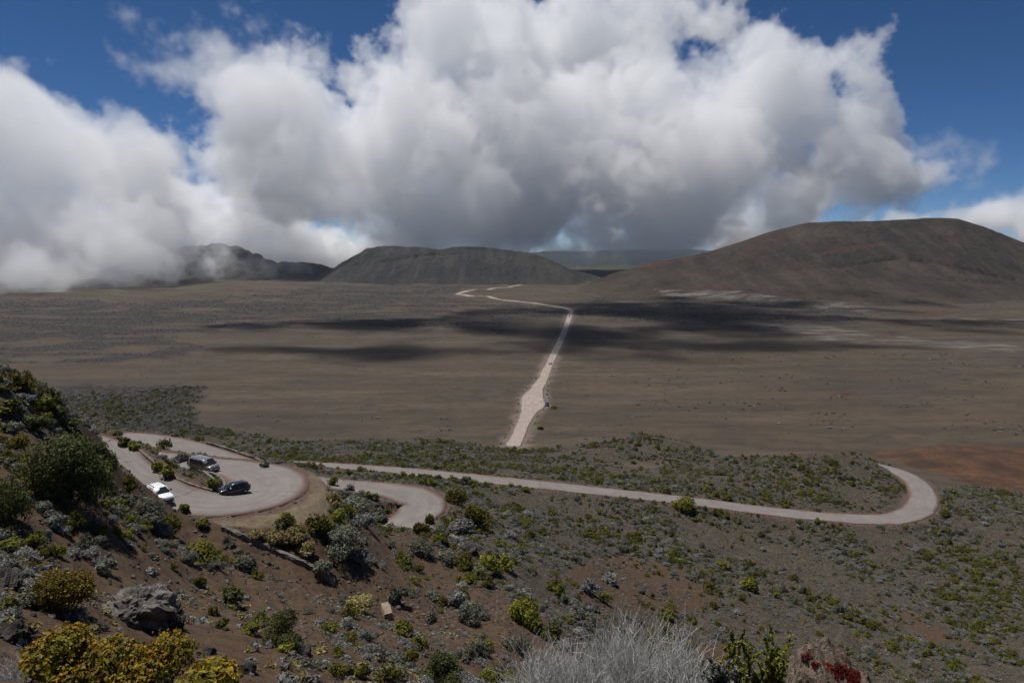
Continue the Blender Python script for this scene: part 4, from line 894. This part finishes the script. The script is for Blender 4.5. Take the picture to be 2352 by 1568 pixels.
# ------------------------------------------------------------------ scattered shrubs, tufts, stones
def visible(x, y, z):
    t = np.linspace(.12, .985, 70)[None,:]; ok = np.ones(len(x), bool)
    for i in range(0, len(x), 4000):
        X = x[i:i+4000,None]*t; Y = y[i:i+4000,None]*t; Zr = CAM_H + (z[i:i+4000,None]-CAM_H)*t
        ok[i:i+4000] = (ground_h(X, Y) < Zr + .05).all(1)
    px, py = proj(x, y, z); return ok & (px > -40) & (px < 2392) & (py < 1600)
def candidates(n, d0, d1, seed):
    rs = np.random.RandomState(seed); d = np.sqrt(rs.rand(n)*(d1*d1-d0*d0)+d0*d0); a = R(-40)+rs.rand(n)*R(80)
    return d*np.sin(a), d*np.cos(a), rs
def stuff_cloud(name, x, y, z, scl, rs, protos, label, zs=None):
    """one object whose points carry copies of the given meshes"""
    me = bpy.data.meshes.new(name); me.vertices.add(len(x)); me.vertices.foreach_set('co', np.column_stack([x, y, z]).astype(np.float32).ravel())
    fattr(me, 'scl', scl); fattr(me, 'rot', rs.rand(len(x))*6.283); fattr(me, 'rnd', rs.rand(len(x)))
    o = link(name, me); tag(o, label, None, None, 'stuff')
    ng = bpy.data.node_groups.new(name, 'GeometryNodeTree'); ng.interface.new_socket('Geometry', in_out='INPUT', socket_type='NodeSocketGeometry'); ng.interface.new_socket('Geometry', in_out='OUTPUT', socket_type='NodeSocketGeometry')
    N = ng.nodes; L = ng.links; gi = N.new('NodeGroupInput'); go = N.new('NodeGroupOutput'); iop = N.new('GeometryNodeInstanceOnPoints'); jn = N.new('GeometryNodeJoinGeometry')
    for po in protos:
        oi = N.new('GeometryNodeObjectInfo'); oi.inputs['Object'].default_value = po; g2 = N.new('GeometryNodeGeometryToInstance'); L.new(oi.outputs['Geometry'], g2.inputs[0]); L.new(g2.outputs[0], jn.inputs[0])
    L.new(gi.outputs[0], iop.inputs['Points']); L.new(jn.outputs[0], iop.inputs['Instance']); iop.inputs['Pick Instance'].default_value = True
    def na(nm):
        n_ = N.new('GeometryNodeInputNamedAttribute'); n_.data_type = 'FLOAT'; n_.inputs['Name'].default_value = nm; return n_.outputs[0]
    cb = N.new('ShaderNodeCombineXYZ'); L.new(na('rot'), cb.inputs[2]); L.new(cb.outputs[0], iop.inputs['Rotation']); L.new(na('scl'), iop.inputs['Scale'])
    ri = N.new('FunctionNodeRandomValue'); ri.data_type = 'INT'; ri.inputs['Min'].default_value if False else None
    [s_ for s_ in ri.inputs if s_.name == 'Min' and s_.type == 'INT'][0].default_value = 0; [s_ for s_ in ri.inputs if s_.name == 'Max' and s_.type == 'INT'][0].default_value = len(protos)-1
    L.new([s_ for s_ in ri.outputs if s_.type == 'INT'][0], iop.inputs['Instance Index']); L.new(iop.outputs[0], go.inputs[0])
    md = o.modifiers.new('scatter', 'NODES'); md.node_group = ng
    return o
KINDS = {  # name: leaf, base scale, share, label words
 'olive_shrub': ('olive', .30, 'olive-green'), 'grey_shrub': ('greygreen', .36, 'grey-green'), 'silver_shrub': ('silver', .34, 'silver grey')}
x1, y1, rs = candidates(230000, 62, 520, 5); x2, y2, _ = candidates(15000, 17, 62, 6); x, y = np.concatenate([x1, x2]), np.concatenate([y1, y2])
ms = grid_at(soft(m_scrub), x, y); sl = grid_at(m_scoria, x, y); vk = grid_at(veg_ok, x, y); gv = grid_at(m_grav, x, y); rdm = grid_at(m_red, x, y); br = grid_at(m_bare, x, y); td = grid_at(tdist, x, y)
den = np.clip(ms, 0, 1)*np.clip(.12+1.5*(fbm(x, y, 13, 4)+.28), .05, 1.3) + .17*sl*(fbm(x, y, 9, 3) > .05) + .06*br
qx, qy = proj(x, y, ground_h(x, y)); dn = np.zeros(len(x), bool)
for pg in ([(-50,840),(120,920),(262,1010),(275,1140),(340,1235),(210,1190),(-50,1160)], [(-50,1230),(130,1240),(150,1420),(-50,1440)], [(270,990),(420,1030),(480,1080),(505,1125),(400,1110),(300,1060),(240,1010)], [(560,1215),(760,1170),(800,1100),(1060,1180),(1250,1340),(1320,1440),(1180,1400),(1000,1290),(820,1250),(700,1270)]): dn |= inpoly(qx, qy, pg)
den += dn*.55*np.clip(.4+1.6*fbm(x, y, 5, 3), 0, 1.2)
lv = grid_at(m_lava, x, y); den += .25*lv*(np.hypot(x, y) < 520); den *= (1-gv)*(1-.85*rdm)*(vk > .7)*(td > 7)
den *= np.where(np.hypot(x, y) > 330, .55, 1)
keep = rs.rand(len(x)) < np.clip(den, 0, 1)*np.where(np.hypot(x, y) < 62, .4, .72)
x, y = x[keep], y[keep]; z = ground_h(x, y); nsc = len(x)
size = np.clip(np.exp(rs.randn(nsc)*.5)*.74, .28, 2.6); size = np.where(np.hypot(x, y) < 62, np.minimum(size, 1.1), size); big_patch = fbm(x+50, y, 35, 2); kd = rs.rand(nsc) + .25*big_patch
kind = np.where(kd < .34, 'olive_shrub', np.where(kd < .70, 'grey_shrub', 'silver_shrub'))
size *= np.where(kind == 'olive_shrub', 1.05, .9)
mother = np.where(rs.rand(nsc) < .3)[0]; mother = np.repeat(mother, 4); an = rs.rand(len(mother))*6.283; off = size[mother]*(.45+.45*rs.rand(len(mother)))
sxx, syy = x[mother]+np.cos(an)*off, y[mother]+np.sin(an)*off; okm = (grid_at(veg_ok, sxx, syy) > .5) & (grid_at(m_grav, sxx, syy) < .3)
mother, sxx, syy = mother[okm], sxx[okm], syy[okm]; kmix = np.where(rs.rand(len(mother)) < .7, kind[mother], kind[rs.randint(0, nsc, len(mother))])
x = np.concatenate([x, sxx]); y = np.concatenate([y, syy]); size = np.concatenate([size, size[mother]*(.45+.45*rs.rand(len(mother)))]); kind = np.concatenate([kind, kmix]); z = ground_h(x, y); nsc = len(x)
vis = visible(x, y, z+size*.5); psize = size/np.hypot(x, y)
pxs, pys = proj(x, y, z)
def place_words(px, py, d, xx, yy):
    if py < 1000 and px < 600: return 'on the grey lava patch left of the plain'
    if d > 300: return 'on the bank at the near edge of the plain'
    if px > 1300 and py < 1200 and d > 200: return 'between the straight road and the plain'
    if px < 760 and py < 1130: return 'around the hairpin roads'
    row = 'close under the road' if py < 1250 else ('midway down' if py < 1340 else ('low down' if py < 1450 else 'near the bottom edge'))
    if px < 1050: return 'on the slopes below the hairpins' + (', left of the boulder' if px < 250 else (', right of the boulder' if px < 500 else (', below the stone wall' if px < 800 else ', at their right end')))
    if px < 1350: return 'on the shrubby centre slope, '+row
    if px < 1620: return 'on the scrub flat right of centre, '+row
    if px < 1900: return 'mid scrub flat, '+row
    if px < 2130: return 'on the right scrub flat, '+row
    return 'at the right margin of the scrub, '+row
n_tot = 0
for ki, (kn, (leafm, _, words)) in enumerate(KINDS.items()):
    protos = [shrub_single(kn, 200+ki*10+j, 520, .07, M[leafm], k=5+j % 3, flat=(.75, .6, .5, .7)[j] if kn != 'silver_shrub' else .45, aspect=1.7) for j in range(4)]
    sel = np.where((kind == kn) & vis)[0]; sel = sel[np.argsort(-psize[sel])][:300]
    objs = []
    for q, i in enumerate(sel):
        o = bpy.data.objects.new(kn, protos[q % 4]); COL.objects.link(o); o.location = (x[i], y[i], z[i]-.04*size[i]); o.rotation_euler = (0, 0, rs.rand()*6.28); s_ = size[i]; o.scale = (s_*(.9+.3*rs.rand()), s_*(.9+.3*rs.rand()), s_*(.8+.4*rs.rand()))
        pw = place_words(pxs[i], pys[i], math.hypot(x[i], y[i]), x[i], y[i])
        sz = 'hefty' if psize[i] > .017 else 'large' if psize[i] > .0115 else ('middling' if psize[i] > .0085 else 'small')
        tag(o, f'{sz} {words} shrub {pw}', 'shrub', f'{words} shrubs {pw}'); objs.append(o)
    rest = np.setdiff1d(np.where(kind == kn)[0], sel)
    stuff_cloud(kn.replace('shrub', 'shrubland'), x[rest], y[rest], z[rest]-.03, size[rest]*1.05, rs, objs[:4], f'countless {words} shrubs of the scrubland'); n_tot += len(rest)
# low dry tufts between the shrubs
x, y, rs = candidates(420000, 45, 500, 15); xa, ya, _ = candidates(9000, 15, 45, 16); x, y = np.concatenate([x, xa]), np.concatenate([y, ya])
ms = grid_at(soft(m_scrub), x, y); sl = grid_at(m_scoria, x, y); vk = grid_at(veg_ok, x, y); gv = grid_at(m_grav, x, y)
lv = grid_at(m_lava, x, y); keep = (rs.rand(len(x)) < (.85*ms*np.clip(.45+1.3*fbm(x, y, 7, 3), .08, 1) + np.where(np.hypot(x, y) < 60, .3, .09)*sl*(fbm(x, y, 6, 3) > -.1) + .3*lv)*(1-gv)) & (vk > .3)
x, y = x[keep], y[keep]; z = ground_h(x, y)
tp = []
for j in range(3):
    V, Fq, tn, SV, SF, _ = shrub_geo(300+j, 40, .2, k=4, flat=.4, aspect=2.4, open_=.6)
    me = np_mesh('dry_tuft', V, Fq, M['silver'] if j < 2 else M['straw']); fattr(me, 'tint', tn)
    o = link('dry_tuft', me); qx, qy = (1500+j*60, 1260+j*30); p = hit(qx, qy); o.location = p; o.scale = (.5,.5,.5); tag(o, ('grey dry tuft on the scrub flat under the straight road', 'second grey dry tuft on the scrub flat, a little to the right', 'straw coloured dry tuft on the scrub flat')[j], 'tuft', 'dry tufts on the scrub flat'); tp.append(o)
stuff_cloud('dry_tufts', x, y, z, .22+.36*rs.rand(len(x))**2, rs, tp, 'low grey dry tufts between the shrubs')
# loose stones
rp = []
for j in range(4):
    me = rock_mesh('stone', 400+j, M['lavarock'] if j < 3 else M['greyrock'], 1, .3, .65); o = link('stone', me); p = hit(560+j*45, 1400+j*22); o.location = (p[0], p[1], p[2]+.05); o.scale = (.5,.45,.5)
    tag(o, ('dark stone on the gravelly slope left of the green bush', 'dark stone on the gravelly slope, second to the right', 'dark stone on the gravelly slope, third to the right', 'grey stone on the gravelly slope, rightmost of the row')[j], 'stone', 'stones on the gravelly slope'); rp.append(o)
x, y, rs = candidates(110000, 14, 150, 25)
sl = grid_at(m_scoria, x, y); vk = grid_at(veg_ok, x, y); gv = grid_at(m_grav, x, y); dd = np.hypot(x, y)
keep = (rs.rand(len(x)) < sl*(.3+.9*(fbm(x, y, 8, 3) > .0))*np.clip(60/dd, .3, 1)) & (vk > .4) & (gv < .5); x, y = x[keep], y[keep]; z = ground_h(x, y)
stuff_cloud('loose_stones', x, y, z, .055+.34*rs.rand(len(x))**3.2*np.clip(np.hypot(x, y)/40, .6, 1.6), rs, rp, 'loose dark stones on the scoria slopes')
# clinker of the lava fields and outcrops on the plain
x, y, rs = candidates(300000, 330, 1700, 35)
lv = grid_at(m_lava, x, y); td = grid_at(tdist, x, y); qx, qy = proj(x, y, ground_h(x, y))
outc = .028 + (fbm(x, y*1.0, 26, 4) > .2)*(qx > 1330)*(qy > 812)*(qy < 1000)*.22*sstep(1330, 1700, qx) + (fbm(x+300, y, 20, 3) > .28)*(qx > 560)*(qx < 1500)*(qy > 955)*.3
isout = outc > .05
keep = (rs.rand(len(x)) < np.clip(np.where(np.hypot(x, y) < 1150, .62, .35)*lv + outc, 0, 1)) & (td > 8); x, y = x[keep], y[keep]; z = ground_h(x, y)
stuff_cloud('lava_clinker', x, y, z, (.5+1.6*rs.rand(len(x))**3)*np.where(isout[keep], 1.9, 1.)*np.clip(np.hypot(x, y)/800, .8, 1.8), rs, rp, 'rough clinker of the lava fields on the plain')
# rocks lining the cinder track
rs = np.random.RandomState(3); i = 0
tn_ = np.gradient(TRK[:,:2], axis=0); tn_ /= np.linalg.norm(tn_, axis=1)[:,None]
for k in range(14, 220, 2):
    for s in (-1, 1):
        if rs.rand() < .55: continue
        c = TRK[k,:2] + np.array([tn_[k,1], -tn_[k,0]])*s*(TRK[k,2]+1.2+2.2*rs.rand()) + rs.randn(2)*.5
        if c[1] > 640: continue
        o = bpy.data.objects.new('track_rock', rp[i % 4].data); COL.objects.link(o); i += 1; w_ = .7+1.1*rs.rand(); o.location = (c[0], c[1], float(ground_h(*c))+.1); o.scale = (w_, w_, w_*.9); o.rotation_euler = (0,0,rs.rand()*6.28)
        tag(o, f"rock lining the {'left' if s < 0 else 'right'} side of the cinder track, {'below the parked van' if c[1] < 415 else ('level with the parked van' if c[1] < 450 else ('just beyond the parked van' if c[1] < 520 else 'far beyond the parked van'))}", 'rock', 'rocks lining the cinder track')
for px, py, wpx, lab in ((1272,938,16,'yellow shrub beside the parked dark blue van'), (1240,985,18,'yellow-green shrub at the right edge of the track start')):
    shrub_hero('bush', px, py, wpx, .6, 'lime', lab, 'shrub', 3.)
print('scatter', n_tot, round(time.time()-T_START, 1))

# ------------------------------------------------------------------ clouds
mc = bpy.data.materials.new('cloud_vapour'); mc.use_nodes = True; t_ = mc.node_tree; t_.nodes.remove(t_.nodes['Principled BSDF'])
pv = t_.nodes.new('ShaderNodeVolumePrincipled'); pv.inputs['Color'].default_value = (.986, .989, .993, 1); pv.inputs['Density'].default_value = 1; pv.inputs['Anisotropy'].default_value = 0.
t_.links.new(pv.outputs[0], t_.nodes['Material Output'].inputs['Volume'])
md_ = bpy.data.materials.new('road_dust'); md_.use_nodes = True; t_ = md_.node_tree; t_.nodes.remove(t_.nodes['Principled BSDF'])
pv = t_.nodes.new('ShaderNodeVolumePrincipled'); pv.inputs['Color'].default_value = (.8, .68, .5, 1); pv.inputs['Density'].default_value = 1
t_.links.new(pv.outputs[0], t_.nodes['Material Output'].inputs['Volume'])
def cloud(name, label, blobs, vox, nscale, amp, soft_, dens, mat=mc, seed=0., zfloor=None, rough=.55, sm=60):
    B = np.array([np.concatenate([c, r]) for c, r in blobs]); pad = amp*.55
    lo = (B[:,:3]-B[:,3:]).min(0)-pad; hi = (B[:,:3]+B[:,3:]).max(0)+pad
    if zfloor is not None: lo[2] = max(lo[2], zfloor)
    ng = bpy.data.node_groups.new(name, 'GeometryNodeTree'); ng.interface.new_socket('Geometry', in_out='OUTPUT', socket_type='NodeSocketGeometry')
    N = ng.nodes; L = ng.links; out = N.new('NodeGroupOutput'); vc = N.new('GeometryNodeVolumeCube')
    vc.inputs['Min'].default_value = tuple(lo); vc.inputs['Max'].default_value = tuple(hi)
    for k, a in zip(('Resolution X', 'Resolution Y', 'Resolution Z'), range(3)): vc.inputs[k].default_value = max(4, int((hi[a]-lo[a])/vox))
    pos = N.new('GeometryNodeInputPosition').outputs[0]
    def Mm(op, a, b=None, c=None):
        n_ = N.new('ShaderNodeMath'); n_.operation = op
        for i, v in enumerate((a, b, c)):
            if v is None: continue
            if isinstance(v, (int, float)): n_.inputs[i].default_value = v
            else: L.new(v, n_.inputs[i])
        return n_.outputs[0]
    def VM(op, a, b=None):
        n_ = N.new('ShaderNodeVectorMath'); n_.operation = op
        for i, v in enumerate((a, b)):
            if v is None: continue
            if isinstance(v, bpy.types.NodeSocket): L.new(v, n_.inputs[i])
            else: n_.inputs[i].default_value = tuple(v)
        return n_.outputs['Value'] if op == 'LENGTH' else n_.outputs[0]
    f = None
    for c, r in blobs:
        q = VM('MULTIPLY', VM('SUBTRACT', pos, c), [1/k for k in r]); s = Mm('MULTIPLY', Mm('SUBTRACT', 1., VM('LENGTH', q)), float(min(r[0], r[2])))
        f = s if f is None else Mm('SMOOTH_MAX', f, s, sm)
    n_ = N.new('ShaderNodeTexNoise'); n_.inputs['Scale'].default_value = 1/nscale; n_.inputs['Detail'].default_value = 8; n_.inputs['Roughness'].default_value = rough; n_.normalize = False
    L.new(VM('ADD', pos, (seed, seed*.7, -seed)), n_.inputs['Vector'])
    f = Mm('ADD', f, Mm('MULTIPLY', n_.outputs[0], amp))
    mr = N.new('ShaderNodeMapRange'); mr.inputs[1].default_value = 0; mr.inputs[2].default_value = soft_; mr.inputs[3].default_value = 0; mr.inputs[4].default_value = dens; mr.interpolation_type = 'SMOOTHSTEP'
    L.new(f, mr.inputs[0]); L.new(mr.outputs[0], vc.inputs['Density'])
    st = N.new('GeometryNodeSetMaterial'); st.inputs['Material'].default_value = mat; L.new(vc.outputs[0], st.inputs[0]); L.new(st.outputs[0], out.inputs[0])
    me = bpy.data.meshes.new(name); me.materials.append(mat); o = link(name, me); o.modifiers.new('vapour', 'NODES').node_group = ng
    return tag(o, label, None, None, 'stuff')
def blob(px, py, Y, rx, rz, depth=None):
    c = at(px, py, Y); return (c, np.array([rx/F*Y, depth or (rx/F*Y*.55+120), rz/F*Y]))
CLOUD_SEED = 5300.
mid = [blob(*b) for b in ((715,300,2450,110,100,190),(850,330,2500,130,85,190),(680,455,2600,160,95,200),(850,480,2650,260,120,220),(1100,400,2700,260,170,240),(1060,110,2850,190,110,200),(1280,90,2850,280,120,220),(1200,250,2750,280,150,240),
       (1450,310,2650,300,180,250),(1700,260,2600,230,150,230),(1860,260,2550,150,125,200),(1940,370,2550,110,60,170),(1700,400,2600,280,75,220),(1400,470,2700,280,85,220),(900,570,2800,300,50,110),(1230,505,2800,280,50,110),(1520,505,2800,130,45,110),(1300,300,2650,200,150,220),(1400,430,2640,240,110,190),(760,400,2550,150,90,190),(640,570,2800,250,40,110),(1300,528,2900,260,28,120),(770,560,2900,130,50,120),(1300,500,2650,180,50,150))]
cloud('cloud', 'great grey and white cumulus bank over the hills at the centre', mid, 6.5, 420, 235, 24, .0085, seed=CLOUD_SEED, zfloor=40, rough=.64)
left = [blob(*b) for b in ((20,310,1850,110,100,200),(150,390,1900,170,110,220),(40,520,1750,240,140,230),(90,585,1650,200,55,150))]
cloud('cloud', 'low white cloud bank spilling over the ground at the left', left, 6, 300, 180, 28, .0085, seed=900., zfloor=-5, rough=.64)
lb = [blob(*b) for b in ((330,470,2900,200,90,220),(480,520,2950,190,80,200),(300,560,2900,250,70,200),(600,585,3000,200,35,160))]
cloud('cloud', 'cloud bank filling the gap behind the left ridge', lb, 8, 330, 200, 32, .009, seed=1500., zfloor=-5, rough=.64)
cloud('mist', 'pale fog bank lying on the plain at the left edge', [blob(*b) for b in ((20,640,1500,200,45,140),(130,625,1650,150,40,120),(240,610,1850,110,45,110))], 8, 200, 130, 110, .0042, seed=1200., zfloor=-5, rough=.6)
cloud('mist', 'thin wisps of mist drifting across the dark left ridge', [blob(*b) for b in ((300,620,2080,180,35,120),(430,600,2100,120,28,120),(560,600,2120,70,25,100))], 9, 140, 150, 90, .0035, seed=300., zfloor=0, rough=.6)
cloud('cloud', 'ragged white cloud wisps in the blue at the upper left', [blob(*b) for b in ((480,165,2500,105,22,120),(420,95,2500,60,14,90),(560,165,2500,60,14,90),(650,120,2600,60,20,100))], 7, 150, 120, 90, .0045, seed=40., rough=.68)
cloud('cloud', 'tiny ragged cloud scrap at the top left of the bank', [blob(590,40,2500,32,22,70), blob(330,150,2500,20,10,50)], 7, 110, 75, 60, .007, seed=140., rough=.62)
cloud('cloud', 'small faint cloud floating in the blue at the right', [blob(2215,375,3000,55,30,120), blob(2120,345,3000,30,14,80)], 9, 170, 110, 90, .004, seed=77., rough=.6)
cloud('cloud', 'white cloud rising behind the right hill', [blob(2250,505,3600,130,28,250), blob(2340,500,3500,60,45,200), blob(2430,520,3500,90,70,200)], 12, 240, 130, 90, .014, seed=511.)
# clouds overhead, above the top of the view: their shadows lie on the plain
SH = lambda px, py, z: at(px, py, 1.)*0 + atz(px, py, 0.) + np.array(SUN_DIR)*(z/SUN_DIR.z)
over = []
for px, py, rx, ry in ((1500,720,210,130),(1760,712,240,105),(1420,780,90,85),(1700,798,150,40),(1960,738,150,55),(1600,757,190,70),(1780,765,110,40)): over.append((SH(px, py, 720), np.array([rx, ry, 75.])))
cloud('cloud', 'broken cloud overhead that shades the right of the plain', over, 11, 170, 120, 70, .022, seed=220., rough=.62)
over = []
for px, py, rx, ry in ((1000,748,210,80),(740,745,160,50),(960,803,150,42),(1190,765,80,85)): over.append((SH(px, py, 700), np.array([rx, ry, 65.])))
cloud('cloud', 'broken cloud overhead that shades the middle of the plain', over, 11, 170, 110, 70, .022, seed=620., rough=.62)
q_ = [hit(px, py, 300) for px, py in ((1261,846),(1256,856),(1250,868))]
cloud('dust_cloud', 'pale dust trailing behind the car on the cinder track', [(q + [0,0,1.0+i*.3], np.array([2.6+i*1.0, 7.+i*3, 1.5+i*.5])) for i, q in enumerate(q_)], .9, 6., 2.2, 2.5, .07, md_, 33., None, .55, 1.5)
bm = bmesh.new(); bmesh.ops.create_cube(bm, size=1.); me = bpy.data.meshes.new('haze'); bm.to_mesh(me); bm.free()
mh = bpy.data.materials.new('haze_air'); mh.use_nodes = True; t_ = mh.node_tree; t_.nodes.remove(t_.nodes['Principled BSDF']); pv = t_.nodes.new('ShaderNodeVolumePrincipled'); pv.inputs['Color'].default_value = (.72, .82, 1, 1); pv.inputs['Density'].default_value = 2.4e-5; pv.inputs['Anisotropy'].default_value = .2
t_.links.new(pv.outputs[0], t_.nodes['Material Output'].inputs['Volume']); me.materials.append(mh); hz = link('haze', me, None, (0, 6500, 70)); hz.scale = (30000, 17000, 250); tag(hz, 'thin blue air between the viewpoint and the far hills', None, None, 'stuff')
print('clouds', round(time.time()-T_START, 1))
